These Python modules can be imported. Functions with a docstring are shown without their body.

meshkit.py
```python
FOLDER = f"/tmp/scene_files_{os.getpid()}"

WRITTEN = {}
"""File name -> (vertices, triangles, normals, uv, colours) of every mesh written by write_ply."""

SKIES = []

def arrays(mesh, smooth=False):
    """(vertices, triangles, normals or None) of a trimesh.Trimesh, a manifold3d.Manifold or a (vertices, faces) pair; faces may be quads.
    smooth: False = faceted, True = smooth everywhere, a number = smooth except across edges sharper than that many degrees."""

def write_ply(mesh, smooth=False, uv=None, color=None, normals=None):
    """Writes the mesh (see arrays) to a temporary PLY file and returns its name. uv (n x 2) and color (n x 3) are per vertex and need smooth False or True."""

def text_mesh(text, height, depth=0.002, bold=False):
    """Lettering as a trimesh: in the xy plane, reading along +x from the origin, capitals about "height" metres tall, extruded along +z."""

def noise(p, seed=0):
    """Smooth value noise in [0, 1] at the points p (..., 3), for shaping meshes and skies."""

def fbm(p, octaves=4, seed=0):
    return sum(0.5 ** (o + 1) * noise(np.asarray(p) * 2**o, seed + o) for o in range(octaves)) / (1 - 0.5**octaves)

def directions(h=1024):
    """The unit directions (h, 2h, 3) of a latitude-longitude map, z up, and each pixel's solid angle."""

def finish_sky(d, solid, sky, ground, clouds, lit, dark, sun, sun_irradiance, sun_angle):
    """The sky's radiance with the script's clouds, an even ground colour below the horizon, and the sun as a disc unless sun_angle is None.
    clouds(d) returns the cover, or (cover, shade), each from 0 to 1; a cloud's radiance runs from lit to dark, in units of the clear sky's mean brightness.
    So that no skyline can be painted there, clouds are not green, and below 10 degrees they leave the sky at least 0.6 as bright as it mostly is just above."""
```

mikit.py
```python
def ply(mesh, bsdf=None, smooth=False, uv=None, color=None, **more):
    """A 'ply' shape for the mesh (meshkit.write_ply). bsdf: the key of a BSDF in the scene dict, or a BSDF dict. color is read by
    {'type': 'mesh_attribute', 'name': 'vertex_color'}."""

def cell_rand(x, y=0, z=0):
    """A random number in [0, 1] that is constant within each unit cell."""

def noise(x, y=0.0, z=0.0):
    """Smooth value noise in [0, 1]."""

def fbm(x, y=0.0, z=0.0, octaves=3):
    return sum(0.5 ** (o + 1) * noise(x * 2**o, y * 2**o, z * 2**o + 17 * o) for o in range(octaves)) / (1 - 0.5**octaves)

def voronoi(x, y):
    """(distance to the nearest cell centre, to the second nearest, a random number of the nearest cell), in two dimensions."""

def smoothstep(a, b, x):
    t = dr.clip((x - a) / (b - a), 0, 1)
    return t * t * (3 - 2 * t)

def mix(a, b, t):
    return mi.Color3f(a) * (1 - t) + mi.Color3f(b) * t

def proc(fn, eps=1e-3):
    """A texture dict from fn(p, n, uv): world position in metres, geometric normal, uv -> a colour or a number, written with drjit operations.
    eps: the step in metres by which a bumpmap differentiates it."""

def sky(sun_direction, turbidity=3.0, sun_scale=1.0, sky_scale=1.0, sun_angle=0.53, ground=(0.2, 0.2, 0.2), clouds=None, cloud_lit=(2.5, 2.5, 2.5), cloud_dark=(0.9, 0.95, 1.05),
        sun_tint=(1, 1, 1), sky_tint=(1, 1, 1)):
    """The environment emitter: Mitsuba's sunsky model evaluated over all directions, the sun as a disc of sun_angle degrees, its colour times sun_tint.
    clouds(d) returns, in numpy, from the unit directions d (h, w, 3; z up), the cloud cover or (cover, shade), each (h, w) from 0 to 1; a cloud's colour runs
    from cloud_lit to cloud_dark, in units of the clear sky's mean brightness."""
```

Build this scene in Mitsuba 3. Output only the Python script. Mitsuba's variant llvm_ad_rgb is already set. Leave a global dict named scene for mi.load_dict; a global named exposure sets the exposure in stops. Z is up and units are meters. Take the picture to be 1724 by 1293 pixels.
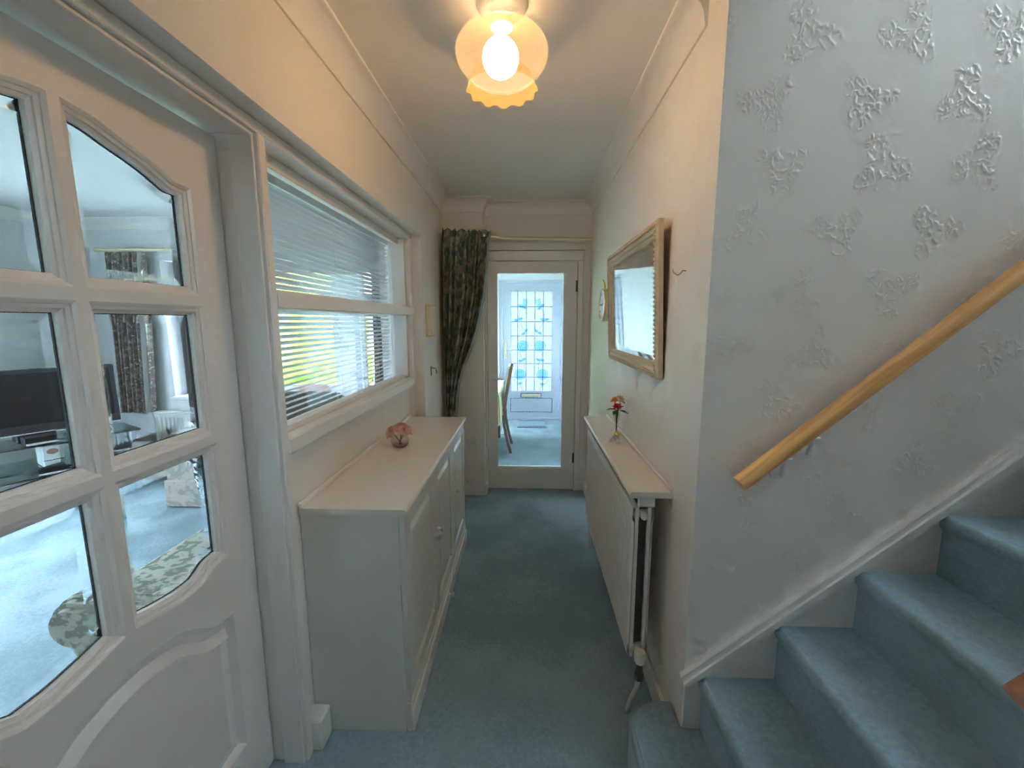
import math, random
import numpy as np, trimesh, manifold3d, mitsuba as mi, drjit as dr
from shapely.geometry import Polygon, LineString, Point
from shapely import affinity
from shapely.ops import unary_union
import mikit, meshkit
from mikit import proc, noise, fbm, voronoi, smoothstep, mix
T = mi.ScalarTransform4f
random.seed(3); RNG = np.random.default_rng(3)

scene, labels = {}, {}
# ------------------------------------------------------------------ camera
PITCH, YAW, FPX = 0.1474, -0.0347, 712.0
fwd = np.array([math.sin(YAW) * math.cos(PITCH), math.cos(YAW) * math.cos(PITCH), -math.sin(PITCH)])
EYE = np.array([0.0, 0.0, 1.485])
scene['camera'] = {'type': 'perspective', 'fov': 2 * math.degrees(math.atan(862 / FPX)), 'fov_axis': 'x',
                   'near_clip': 0.02, 'far_clip': 200.0,
                   'to_world': T().look_at(origin=EYE.tolist(), target=(EYE + fwd).tolist(), up=[0, 0, 1])}
# ------------------------------------------------------------------ light
def overcast(d):
    f = meshkit.fbm(d * 2.0 + 4.0, 3)
    return np.ones(d.shape[:2]), 0.35 * f
DAY = 52.0
scene['sky'] = {'sampling_weight': 1.3, **mikit.sky((0.3, 0.5, 0.8), turbidity=6.0, sun_scale=0.0, sky_scale=1.0, ground=(0.22, 0.24, 0.2),
                         clouds=overcast, cloud_lit=tuple(DAY * c for c in (1.65, 2.1, 2.65)), cloud_dark=tuple(DAY * c for c in (1.05, 1.4, 1.8)))}
exposure = 1.1
LAMP_BULB = (27.0, 16.8, 8.2)
LAMP_GLASS = (0.34, 0.20, 0.085)
LAMP_FRILL = (0.50, 0.17, 0.022)
# ------------------------------------------------------------------ materials
def rgb(*c): return {'type': 'rgb', 'value': list(c)}
def mat(key, color, rough=0.5, **k):
    d = {'type': 'principled', 'base_color': color if isinstance(color, dict) else rgb(*color), 'roughness': rough}
    d.update(k)
    scene[key] = {'type': 'twosided', 'bsdf': d}
    return key
def bumped(key, color, rough, fn, scale, eps=1e-3, **k):
    d = {'type': 'principled', 'base_color': color if isinstance(color, dict) else rgb(*color), 'roughness': rough}
    d.update(k)
    scene[key] = {'type': 'twosided', 'bsdf': {'type': 'bumpmap', 'arbitrary': proc(fn, eps), 'scale': scale, 'bsdf': d}}
    return key

mat('wall_paper_x', (0.82, 0.775, 0.72), 0.42, specular=0.6)
mat('wall_paper_y', (0.78, 0.75, 0.70), 0.5, specular=0.5)
def paper_relief(u, z, ribs=0.0):
    '''height (0 to 1) of the embossed sprigs of the wallpaper at the wall coordinates u, z in metres'''
    N = lambda a, b, c: meshkit.noise(np.stack([a, b, np.full_like(a, c)], -1))
    row = np.floor(z / 0.165); uu = u / 0.255 + 0.5 * (row % 2) + .13 * (row % 3)
    cu, cz = (uu - np.floor(uu) - .5) * .255, (z / .165 - row - .5) * .165
    lob = np.arctan2(cz, cu + 1e-9); r = np.hypot(cu, cz)
    edge = .068 + .024 * np.cos(3 * lob + 2.1 * np.floor(uu) + row) + .030 * (N(u * 30, z * 30, 1.3) - .5)
    m = np.clip((edge - r) / .012, 0, 1)
    w = N(u * 60, z * 60, 7.7) * 7
    n = N(u * 190 + w, z * 190 - w, 2.0)
    k = np.clip((n - .54) / .2, 0, 1)
    return m * k * k * (3 - 2 * k) + .07 * N(u * 300, z * 80, 5.0)
def f_plaster(p, n, uv): return fbm(p.x * 160, p.y * 160, p.z * 160, 2)
mat('wall_plain', (0.77, 0.74, 0.69), 0.6, specular=0.3)
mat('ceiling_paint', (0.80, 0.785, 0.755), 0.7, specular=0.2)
mat('coving_paint', (0.80, 0.785, 0.755), 0.55, specular=0.3)
mat('gloss_white', (0.76, 0.745, 0.72), 0.42, specular=0.5)
mat('cabinet_white', (0.74, 0.74, 0.70), 0.24, specular=0.5)
mat('top_white', (0.77, 0.745, 0.69), 0.3, specular=0.5)
mat('living_wall', (0.70, 0.72, 0.72), 0.7, specular=0.2)
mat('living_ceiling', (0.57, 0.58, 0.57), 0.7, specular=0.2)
def f_carpet(p, n, uv):
    a = fbm(p.x * 3.2, p.y * 3.2, p.z * 3.2 + 2.0, 3)
    b = fbm(p.x * 90, p.y * 90, p.z * 90, 2)
    c = noise(p.x * 420, p.y * 420, p.z * 420)
    t = 0.70 * a + 0.18 * b + 0.12 * c
    return mix((0.152, 0.212, 0.224), (0.242, 0.318, 0.340), smoothstep(0.3, 0.7, t))
def f_pile(p, n, uv): return noise(p.x * 380, p.y * 380, p.z * 380)
mat('carpet', proc(f_carpet), 0.95, specular=0.1, sheen=0.5)
mat('upvc', (0.55, 0.60, 0.70), 0.25, specular=0.5)
mat('upvc_seal', (0.10, 0.12, 0.16), 0.5)
mat('brass', (0.80, 0.62, 0.30), 0.25, metallic=1.0)
mat('dark_brass', (0.30, 0.19, 0.09), 0.4, metallic=0.6)
mat('pale_brass', (0.78, 0.70, 0.52), 0.3, metallic=0.5)
mat('chrome', (0.80, 0.79, 0.77), 0.15, metallic=1.0)
mat('silver', (0.72, 0.75, 0.78), 0.35, metallic=0.7)
mat('dark_metal', (0.05, 0.045, 0.04), 0.45, metallic=0.3)
mat('black_gloss', (0.004, 0.005, 0.007), 0.22, specular=0.25)
mat('black_matt', (0.012, 0.013, 0.016), 0.45)
mat('cream_plastic', (0.72, 0.62, 0.42), 0.4)
mat('white_plastic', (0.72, 0.72, 0.72), 0.35)
mat('slat_white', (0.74, 0.79, 0.83), 0.35, specular=0.5)
mat('radiator_white', (0.76, 0.75, 0.71), 0.3, specular=0.5)
mat('pipe_white', (0.74, 0.72, 0.66), 0.35)
mat('terracotta', (0.30, 0.16, 0.11), 0.6)
def f_pine(p, n, uv):
    s = p.x * 0.76 + p.z * 0.66
    q = p.z * 0.76 - p.x * 0.66
    g = fbm(s * 3.0, q * 70 + 2.0 * noise(s * 5, q * 12), p.y * 70, 3)
    knot = dr.sqrt(dr.square((s - 1.530) / 0.016) + dr.square((q - 0.432) / 0.012))
    c = mix((0.60, 0.27, 0.075), (0.78, 0.43, 0.15), smoothstep(0.3, 0.7, g))
    return mix((0.13, 0.04, 0.012), c, smoothstep(0.5, 1.1, knot))
mat('pine', proc(f_pine), 0.32, specular=0.5, clearcoat=0.4, clearcoat_gloss=0.8)
mat('dark_wood', (0.16, 0.055, 0.022), 0.35)
mat('walnut', (0.16, 0.095, 0.07), 0.4)
def f_gilt(p, n, uv):
    v, w, c = voronoi((p.y + p.x) * 75, (p.z - p.x) * 75)
    return smoothstep(0.05, 0.6, v) + 0.5 * noise(p.y * 260, p.z * 260)
bumped('gilt', (0.66, 0.53, 0.36), 0.45, f_gilt, 0.004, metallic=0.45, specular=0.5)
mat('gilt_plain', (0.60, 0.47, 0.30), 0.35, metallic=0.5)
scene['mirror_glass'] = {'type': 'twosided', 'bsdf': {'type': 'conductor', 'material': 'Ag', 'specular_reflectance': rgb(0.93, 0.94, 0.94)}}
scene['pane_glass'] = {'type': 'thindielectric', 'int_ior': 1.5}
scene['solid_glass'] = {'type': 'dielectric', 'int_ior': 1.5}
scene['bevel_glass'] = {'type': 'dielectric', 'int_ior': 1.40}
scene['shelf_glass'] = {'type': 'dielectric', 'int_ior': 1.5, 'specular_transmittance': rgb(0.80, 0.92, 0.90)}
scene['shade_glass'] = {'type': 'thindielectric', 'int_ior': 1.15, 'specular_transmittance': rgb(0.98, 0.90, 0.76)}
scene['amber_glass'] = {'type': 'thindielectric', 'int_ior': 1.15, 'specular_transmittance': rgb(0.98, 0.74, 0.45)}
def thin(key, c, tr, rough=0.5):
    scene[key] = {'type': 'principledthin', 'base_color': rgb(*c), 'roughness': rough, 'diff_trans': tr, 'spec_trans': 0.0, 'eta': 1.4}
    return key
thin('obscure_glass', (0.064, 0.069, 0.070), 1.8, 0.4)
scene['rose_glass'] = {'type': 'thindielectric', 'int_ior': 1.2, 'specular_transmittance': rgb(0.58, 0.90, 1.0)}
scene['leaf_glass'] = {'type': 'thindielectric', 'int_ior': 1.2, 'specular_transmittance': rgb(0.12, 0.55, 0.85)}
mat('lead_line', (0.16, 0.22, 0.32), 0.5)
def floral(scale, base, leaf, spot, lo, hi):
    def f(p, n, uv):
        a = fbm(p.x * scale + 3 * noise(p.y * 9, p.z * 9), p.y * scale, p.z * scale, 2)
        b = noise(p.x * scale * 2.1 + 9, p.y * scale * 2.1, p.z * scale * 2.1)
        c = mix(base, leaf, smoothstep(lo, hi, a))
        return mix(c, spot, smoothstep(0.70, 0.80, b))
    return f
mat('brown_fabric', (0.045, 0.030, 0.026), 0.85, specular=0.15)
mat('sofa_fabric', proc(floral(48, (0.36, 0.35, 0.29), (0.165, 0.18, 0.135), (0.28, 0.28, 0.23), 0.44, 0.60)), 0.9, specular=0.1)
mat('chair_fabric', proc(floral(22, (0.28, 0.265, 0.225), (0.185, 0.19, 0.16), (0.25, 0.22, 0.185), 0.44, 0.60)), 0.9, specular=0.1)
mat('living_curtain', proc(floral(30, (0.17, 0.14, 0.125), (0.27, 0.23, 0.21), (0.50, 0.46, 0.42), 0.5, 0.6)), 0.9, specular=0.1)
mat('curtain_lining', (0.60, 0.60, 0.58), 0.9)
def f_portiere(p, n, uv):
    a = fbm(p.x * 26 + 3 * noise(p.z * 11, p.x * 11), p.y * 26, p.z * 19, 3)
    b = noise(p.x * 40 + 5, p.y * 40, p.z * 28)
    d = noise(p.x * 36 + 15, p.y * 36, p.z * 25 + 8)
    c = mix((0.115, 0.115, 0.085), (0.30, 0.28, 0.20), smoothstep(0.42, 0.60, a))
    c = mix(c, (0.085, 0.125, 0.140), smoothstep(0.62, 0.74, b))
    return mix(c, (0.27, 0.18, 0.125), smoothstep(0.70, 0.80, d))
mat('portiere_cloth', proc(f_portiere), 0.9, specular=0.1)
mat('portiere_lining', (0.20, 0.23, 0.235), 0.9)
def f_bw(p, n, uv):
    a = noise(p.x * 62 + 3 * noise(p.y * 30, p.z * 30), p.y * 62, p.z * 62)
    return mix((0.02, 0.02, 0.03), (0.62, 0.62, 0.60), smoothstep(0.47, 0.56, a))
mat('print_fabric', proc(f_bw), 0.9, specular=0.1)
mat('tan_card', (0.52, 0.30, 0.22), 0.7)
mat('cloth_yellow', (0.68, 0.66, 0.42), 0.85, specular=0.1)
mat('cloth_pad', (0.50, 0.56, 0.56), 0.85, specular=0.1)
mat('door_mat_grey', (0.16, 0.22, 0.25), 0.95, specular=0.1)
mat('petal_pink', (0.66, 0.38, 0.34), 0.7, sheen=0.4)
mat('petal_red', (0.42, 0.010, 0.015), 0.6, sheen=0.3)
mat('petal_orange', (0.62, 0.22, 0.07), 0.7)
mat('petal_blush', (0.62, 0.42, 0.33), 0.7)
mat('leaf_green', (0.035, 0.085, 0.030), 0.5)
mat('stem_green', (0.09, 0.12, 0.05), 0.6)
mat('paper_white', (0.78, 0.80, 0.80), 0.8)
mat('clock_face', (0.80, 0.82, 0.85), 0.3)
mat('lawn_green', proc(lambda p, n, uv: mix((0.26, 0.36, 0.22), (0.36, 0.46, 0.30), fbm(p.x * 3, p.y * 3, 0.0, 3))), 0.95, specular=0.0)
def f_hedge(p, n, uv): return mix((0.06, 0.13, 0.018), (0.21, 0.29, 0.05), fbm(p.x * 9, p.y * 9, p.z * 9, 3))
mat('hedge_gold', proc(f_hedge), 0.9, specular=0.0)
def f_bush(p, n, uv): return mix((0.03, 0.09, 0.02), (0.16, 0.28, 0.08), fbm(p.x * 12, p.y * 12, p.z * 12, 3))
mat('bush_green', proc(f_bush), 0.9, specular=0.0)
mat('render_white', (0.78, 0.78, 0.76), 0.8)

# ------------------------------------------------------------------ helpers
def numbered(name):
    if name not in scene and name not in labels and not any(k.startswith(name + '__') for k in scene): return name
    i = 1
    while True:
        k = f'{name}_{i:03d}'
        if k not in scene and k not in labels and not any(q.startswith(k + '__') for q in scene): return k
        i += 1
def obj(name, mesh, m, parent=None, smooth=False, label=None, cat=None, group=None, kind=None, emit=None, weight=1.0):
    key = numbered(f'{parent}__{name}' if parent else name)
    d = mesh if isinstance(mesh, dict) else mikit.ply(mesh, m, smooth)
    if emit is not None: d = {**d, 'emitter': {'type': 'area', 'radiance': rgb(*emit), 'sampling_weight': weight}}
    scene[key] = d
    tag(key, label, cat, group, kind)
    return key
def tag(key, label=None, cat=None, group=None, kind=None):
    e = labels.get(key, {})
    for a, b in (('label', label), ('category', cat), ('group', group), ('kind', kind)):
        if b: e[a] = b
    if e: labels[key] = e
def thing(name, label=None, cat=None, group=None, kind=None):
    key = numbered(name); labels[key] = {}
    tag(key, label, cat, group, kind)
    return key
def moved(key, to): return {**scene[key], 'to_world': to}

def box(x0, x1, y0, y1, z0, z1, b=0.0):
    x0, x1 = sorted((x0, x1)); y0, y1 = sorted((y0, y1)); z0, z1 = sorted((z0, z1))
    b = min(b, (x1 - x0) * .45, (y1 - y0) * .45, (z1 - z0) * .45)
    if b <= 0:
        m = trimesh.creation.box((x1 - x0, y1 - y0, z1 - z0)); m.apply_translation(((x0 + x1) / 2, (y0 + y1) / 2, (z0 + z1) / 2)); return m
    P = []
    for x, sx in ((x0, 1), (x1, -1)):
        for y, sy in ((y0, 1), (y1, -1)):
            for z, sz in ((z0, 1), (z1, -1)):
                P += [(x + sx * b, y + sy * b, z), (x + sx * b, y, z + sz * b), (x, y + sy * b, z + sz * b)]
    return trimesh.convex.convex_hull(np.array(P))
def cat_(*ms): return trimesh.util.concatenate([m for m in ms])
def prism(poly, a, b, axis):
    """poly in the plane of the other two axes: x -> (y,z), y -> (x,z), z -> (x,y)"""
    polys = getattr(poly, 'geoms', [poly]); out = []
    for g in polys:
        m = trimesh.creation.extrude_polygon(g, abs(b - a), engine='earcut'); v = m.vertices.copy(); lo = min(a, b)
        if axis == 'x': w = np.c_[v[:, 2] + lo, v[:, 0], v[:, 1]]
        elif axis == 'y': w = np.c_[v[:, 0], v[:, 2] + lo, v[:, 1]]
        else: w = np.c_[v[:, 0], v[:, 1], v[:, 2] + lo]
        m = trimesh.Trimesh(w, m.faces, process=False)
        if axis == 'y': m.invert()
        out.append(m)
    return trimesh.util.concatenate(out)
def rect(a0, a1, b0, b1): return Polygon([(a0, b0), (a1, b0), (a1, b1), (a0, b1)])
def lathe(profile, n=48, center=(0, 0, 0), axis='z'):
    p = np.array(profile, float)
    m = trimesh.creation.revolve(p, sections=n)
    m.fix_normals()
    v = m.vertices
    if axis == 'x': v = np.c_[v[:, 2], v[:, 0], v[:, 1]]
    if axis == 'y': v = np.c_[v[:, 1], v[:, 2], v[:, 0]]
    return trimesh.Trimesh(v + np.array(center), m.faces, process=False)
def tube(pts, r, n=10, cap=True):
    p = np.array(pts, float); r = np.broadcast_to(r, len(p)).astype(float)
    t = np.gradient(p, axis=0); t /= np.linalg.norm(t, axis=1, keepdims=True) + 1e-12
    a = np.cross(t[0], [0, 0, 1.0]); a = a if np.linalg.norm(a) > 1e-3 else np.cross(t[0], [1.0, 0, 0]); a /= np.linalg.norm(a)
    V = []
    for i in range(len(p)):
        a = a - t[i] * (a @ t[i]); a /= np.linalg.norm(a); b = np.cross(t[i], a)
        ang = np.arange(n) * 2 * np.pi / n
        V.append(p[i] + r[i] * (np.cos(ang)[:, None] * a + np.sin(ang)[:, None] * b))
    V = np.vstack(V); F = []
    for i in range(len(p) - 1):
        for j in range(n):
            k = (j + 1) % n
            F += [(i * n + j, i * n + k, (i + 1) * n + k), (i * n + j, (i + 1) * n + k, (i + 1) * n + j)]
    if cap:
        V = np.vstack([V, p[0], p[-1]]); c0, c1 = len(V) - 2, len(V) - 1
        for j in range(n):
            k = (j + 1) % n
            F += [(c0, k, j), (c1, (len(p) - 1) * n + j, (len(p) - 1) * n + k)]
    return trimesh.Trimesh(V, F, process=False)
def sphere(c, r, sub=2, scale=(1, 1, 1)):
    m = trimesh.creation.icosphere(subdivisions=sub, radius=1.0)
    m.vertices = m.vertices * np.array(scale) * r + np.array(c); return m
def soft_box(x0, x1, y0, y1, z0, z1, r, puff=0.0, seg=3):
    """rounded box: hull of spheres"""
    P = []
    s = trimesh.creation.uv_sphere(radius=r, count=[2 * seg + 2, 4 * seg]).vertices
    for x in (x0 + r, x1 - r):
        for y in (y0 + r, y1 - r):
            for z in (z0 + r, z1 - r): P.append(s + (x, y, z))
    m = trimesh.convex.convex_hull(np.vstack(P))
    if puff:
        for _ in range(3): m = m.subdivide()
        c = m.bounds.mean(0); h = (m.bounds[1] - m.bounds[0]) / 2
        q = (m.vertices - c) / h
        k = 1 + puff * np.prod(1 - np.clip(np.abs(np.sort(np.abs(q), axis=1)[:, :2]), 0, 1) ** 2, axis=1)[:, None]
        m.vertices = c + (m.vertices - c) * k
    return m
def ring_prism(outer, inset, a, b, axis):
    return prism(outer.difference(outer.buffer(-inset, join_style=2)), a, b, axis)
def grid_mesh(P):
    P = np.array(P); h, w = P.shape[:2]
    i = np.arange(h * w).reshape(h, w)
    q = np.stack([i[:-1, :-1], i[:-1, 1:], i[1:, 1:], i[1:, :-1]], -1).reshape(-1, 4)
    return trimesh.Trimesh(P.reshape(-1, 3), np.vstack([q[:, [0, 1, 2]], q[:, [0, 2, 3]]]), process=False)
def thick(P, off):
    """closed sheet from two grids"""
    A = np.array(P); B = A + off
    h, w = A.shape[:2]; n = h * w
    m = grid_mesh(A); f1 = m.faces[:, ::-1]; f2 = m.faces + n
    i = np.arange(n).reshape(h, w); rim = np.concatenate([i[0, :], i[1:, -1], i[-1, -2::-1], i[-2:0, 0]])
    nx = np.roll(rim, -1)
    f3 = np.vstack([np.c_[rim, nx, nx + n], np.c_[rim, nx + n, rim + n]])
    return trimesh.Trimesh(np.vstack([A.reshape(-1, 3), B.reshape(-1, 3)]), np.vstack([f1, f2, f3]), process=False)

# ================================================================== SETTING
XL, XF, XP, XB = -0.68, -0.735, -0.768, -0.90     # wall, screen face, infill panel, living-side face of the left wall
XR, YW, YD, YP = 0.52, 1.25, 3.58, 3.46
CEIL, RISE, GO, STEP1 = 2.43, 0.1885, 0.226, 0.155
BACK, LX, LY0, LY1, DY = -2.2, -4.42, -0.6, 4.0, 6.27
DXL, DXR = -1.15, 0.585
def struct(name, mesh, m, smooth=False, label=None): return obj(name, mesh, m, None, smooth, label, None, None, 'structure')

struct('floor', box(LX - .3, 3.7, BACK - .2, DY + .2, -0.12, 0.0), 'carpet', label='blue grey carpet running through hall and rooms')
# hall ceiling (stairwell left open), living and dining ceilings
struct('ceiling', cat_(box(XB, 0.60, BACK - .1, YW, CEIL, CEIL + .24), box(XB, XR + .1, YW, YD + .1, CEIL, CEIL + .24)), 'ceiling_paint')
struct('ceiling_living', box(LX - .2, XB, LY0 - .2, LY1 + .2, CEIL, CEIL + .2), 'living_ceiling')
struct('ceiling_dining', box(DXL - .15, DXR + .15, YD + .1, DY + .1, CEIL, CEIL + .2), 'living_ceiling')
# left wall: plaster above and around the timber screen opening y .35 .. 2.775, z .. 2.025
OY0, OY1, OZ = 0.345, 2.775, 2.025
left = rect(BACK, 3.75, 0, CEIL).difference(rect(OY0, OY1, -1, OZ)).difference(rect(-1.92, -1.28, 1.0, 1.95))
struct('wall_left', prism(left, XB, XL, 'x'), 'wall_plain')
struct('wall_infill', box(XB + .02, XP, 1.247, OY1, 0, 1.06), 'wall_plain', label='plain panel below the internal window')
# right wall of the hall beyond the stairs
def papered(u0, u1, z0, z1, step, depth, place):
    us, zs = np.arange(u0, u1 + step, step), np.arange(z0, z1 + step, step); us[-1], zs[-1] = u1, z1
    U_, Z_ = np.meshgrid(us, zs); h = paper_relief(U_, Z_) * depth
    h[:, 0] = h[:, -1] = 0
    return grid_mesh(place(U_, Z_, h))
EX, EZ = 1.80, 2.60
struct('wall_right', cat_(box(XR + .0005, XR + .1, YW + .0005, YD + .15, 0, CEIL), papered(YW, 2.60, 0.0, CEIL, 0.0036, .0018, lambda u, z, h: np.stack([XR - h, u, z], -1)),
       grid_mesh([[(XR, 2.60, 0), (XR, YD + .05, 0)], [(XR, 2.60, CEIL), (XR, YD + .05, CEIL)]])), 'wall_paper_y', 60, label='cream embossed wallpaper wall with mirror and radiator')
struct('wall_stair', cat_(box(XR + .001, 3.7, YW + .0005, YW + .12, 0, 4.95), papered(XR, EX, 0.10, EZ, .0024, .0015, lambda u, z, h: np.stack([u, YW - h, z], -1)),
       grid_mesh([[(EX, YW, .1), (3.7, YW, .1)], [(EX, YW, EZ), (3.7, YW, EZ)]]), grid_mesh([[(XR, YW, EZ), (3.7, YW, EZ)], [(XR, YW, 4.95), (3.7, YW, 4.95)]])), 'wall_paper_x', 60, label='embossed floral wallpaper wall beside the stairs')
# far wall: pilaster and door wall
struct('wall_far', cat_(box(XB + .01, -0.352, YP, YD + .15, 0, CEIL), prism(rect(-0.352, XR, 0, CEIL).difference(rect(-0.352, 0.50, -1, 2.06)), YD, YD + .12, 'y')), 'wall_plain')
# behind the camera
wb = rect(XB, 0.7, 0, CEIL)
struct('wall_back', prism(wb, BACK - .12, BACK, 'y'), 'wall_plain')
struct('wall_right_back', box(0.56, 0.66, BACK, 0.40, 0, CEIL), 'wall_plain')
struct('wall_stair_near', box(0.66, 3.7, 0.28, 0.40, 0, 4.95), 'wall_plain')
struct('wall_stair_upper', box(0.60, 0.66, 0.28, YW, CEIL, 4.95), 'wall_plain')
struct('ceiling_stair', box(0.60, 3.7, 0.28, YW + .1, 4.95, 5.05), 'ceiling_paint')
we = rect(0.28, YW + .1, 0, 4.95).difference(rect(0.44, 1.21, 3.10, 4.70))
struct('wall_stair_end', prism(we, 3.6, 3.72, 'x'), 'wall_plain')
struct('trim_stairwell', box(0.52, 0.60, 0.40, YW, 2.345, CEIL), 'gloss_white', label='white edge board of stairwell opening')
def simple_window(name, axis, at, a0, a1, z0, z1, bars=1):
    w = thing(name, kind='structure')
    o = rect(a0, a1, z0, z1); fr = o.difference(o.buffer(-.05, join_style=2))
    for i in range(bars):
        c = a0 + (a1 - a0) * (i + 1) / (bars + 1)
        fr = unary_union([fr, rect(c - .03, c + .03, z0, z1)])
    obj('frame', prism(fr, at, at + .06, axis), 'upvc', w)
    obj('pane', prism(o.buffer(-.04, join_style=2), at + .03, at + .0301, axis) if False else pane_sheet(o, at + .03, axis), 'pane_glass', w)
    return w
def pane_sheet(o, at, axis):
    c = np.array(o.exterior.coords)[:-1]
    v = {'x': np.c_[np.full(len(c), at), c], 'y': np.c_[c[:, 0], np.full(len(c), at), c[:, 1]]}[axis]
    tri = trimesh.creation.triangulate_polygon(o, engine='earcut')
    v2, f = tri
    w = {'x': np.c_[np.full(len(v2), at), v2], 'y': np.c_[v2[:, 0], np.full(len(v2), at), v2[:, 1]]}[axis]
    return trimesh.Trimesh(w, f, process=False)
simple_window('window_5', 'x', XB + .02, -1.92, -1.28, 1.0, 1.95, 0)
simple_window('window_6', 'x', 3.64, 0.44, 1.21, 3.10, 4.70)

# living room shell
struct('wall_living_left', prism(rect(LY0, LY1, 0, CEIL).difference(rect(0.4, 2.7, 0.6, 2.1)), LX - .12, LX, 'x'), 'living_wall')
WIN_A, WIN_B, WZ0, WZ1 = (-3.47, -1.79), (-1.70, -1.06), 0.75, 2.05
lf = rect(LX - .1, XB, 0, CEIL).difference(rect(*WIN_A, WZ0, WZ1)).difference(rect(*WIN_B, WZ0, WZ1))
struct('wall_living_front', prism(lf, LY1, LY1 + .22, 'y'), 'living_wall')
lb = rect(LX, XB, 0, CEIL)
struct('wall_living_back', prism(lb, LY0 - .12, LY0, 'y'), 'living_wall')
simple_window('window_4', 'x', LX - .1, 0.4, 2.7, 0.6, 2.1, 1)
# dining room shell
dl = rect(YD + .1, DY, 0, CEIL).difference(rect(4.1, 5.8, 0.6, 2.05))
struct('wall_dining_left', prism(dl, DXL - .12, DXL, 'x'), 'living_wall')
struct('wall_dining_right', box(DXR, DXR + .12, YD + .15, DY, 0, CEIL), 'living_wall')
FD = dict(x0=-0.405, x1=0.532, z1=2.075)
df = rect(DXL, DXR, 0, CEIL).difference(rect(FD['x0'], FD['x1'], -1, FD['z1']))
struct('wall_dining_front', prism(df, DY, DY + .15, 'y'), 'living_wall')
simple_window('window_7', 'x', DXL - .1, 4.1, 5.8, 0.6, 2.05, 1)

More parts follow.
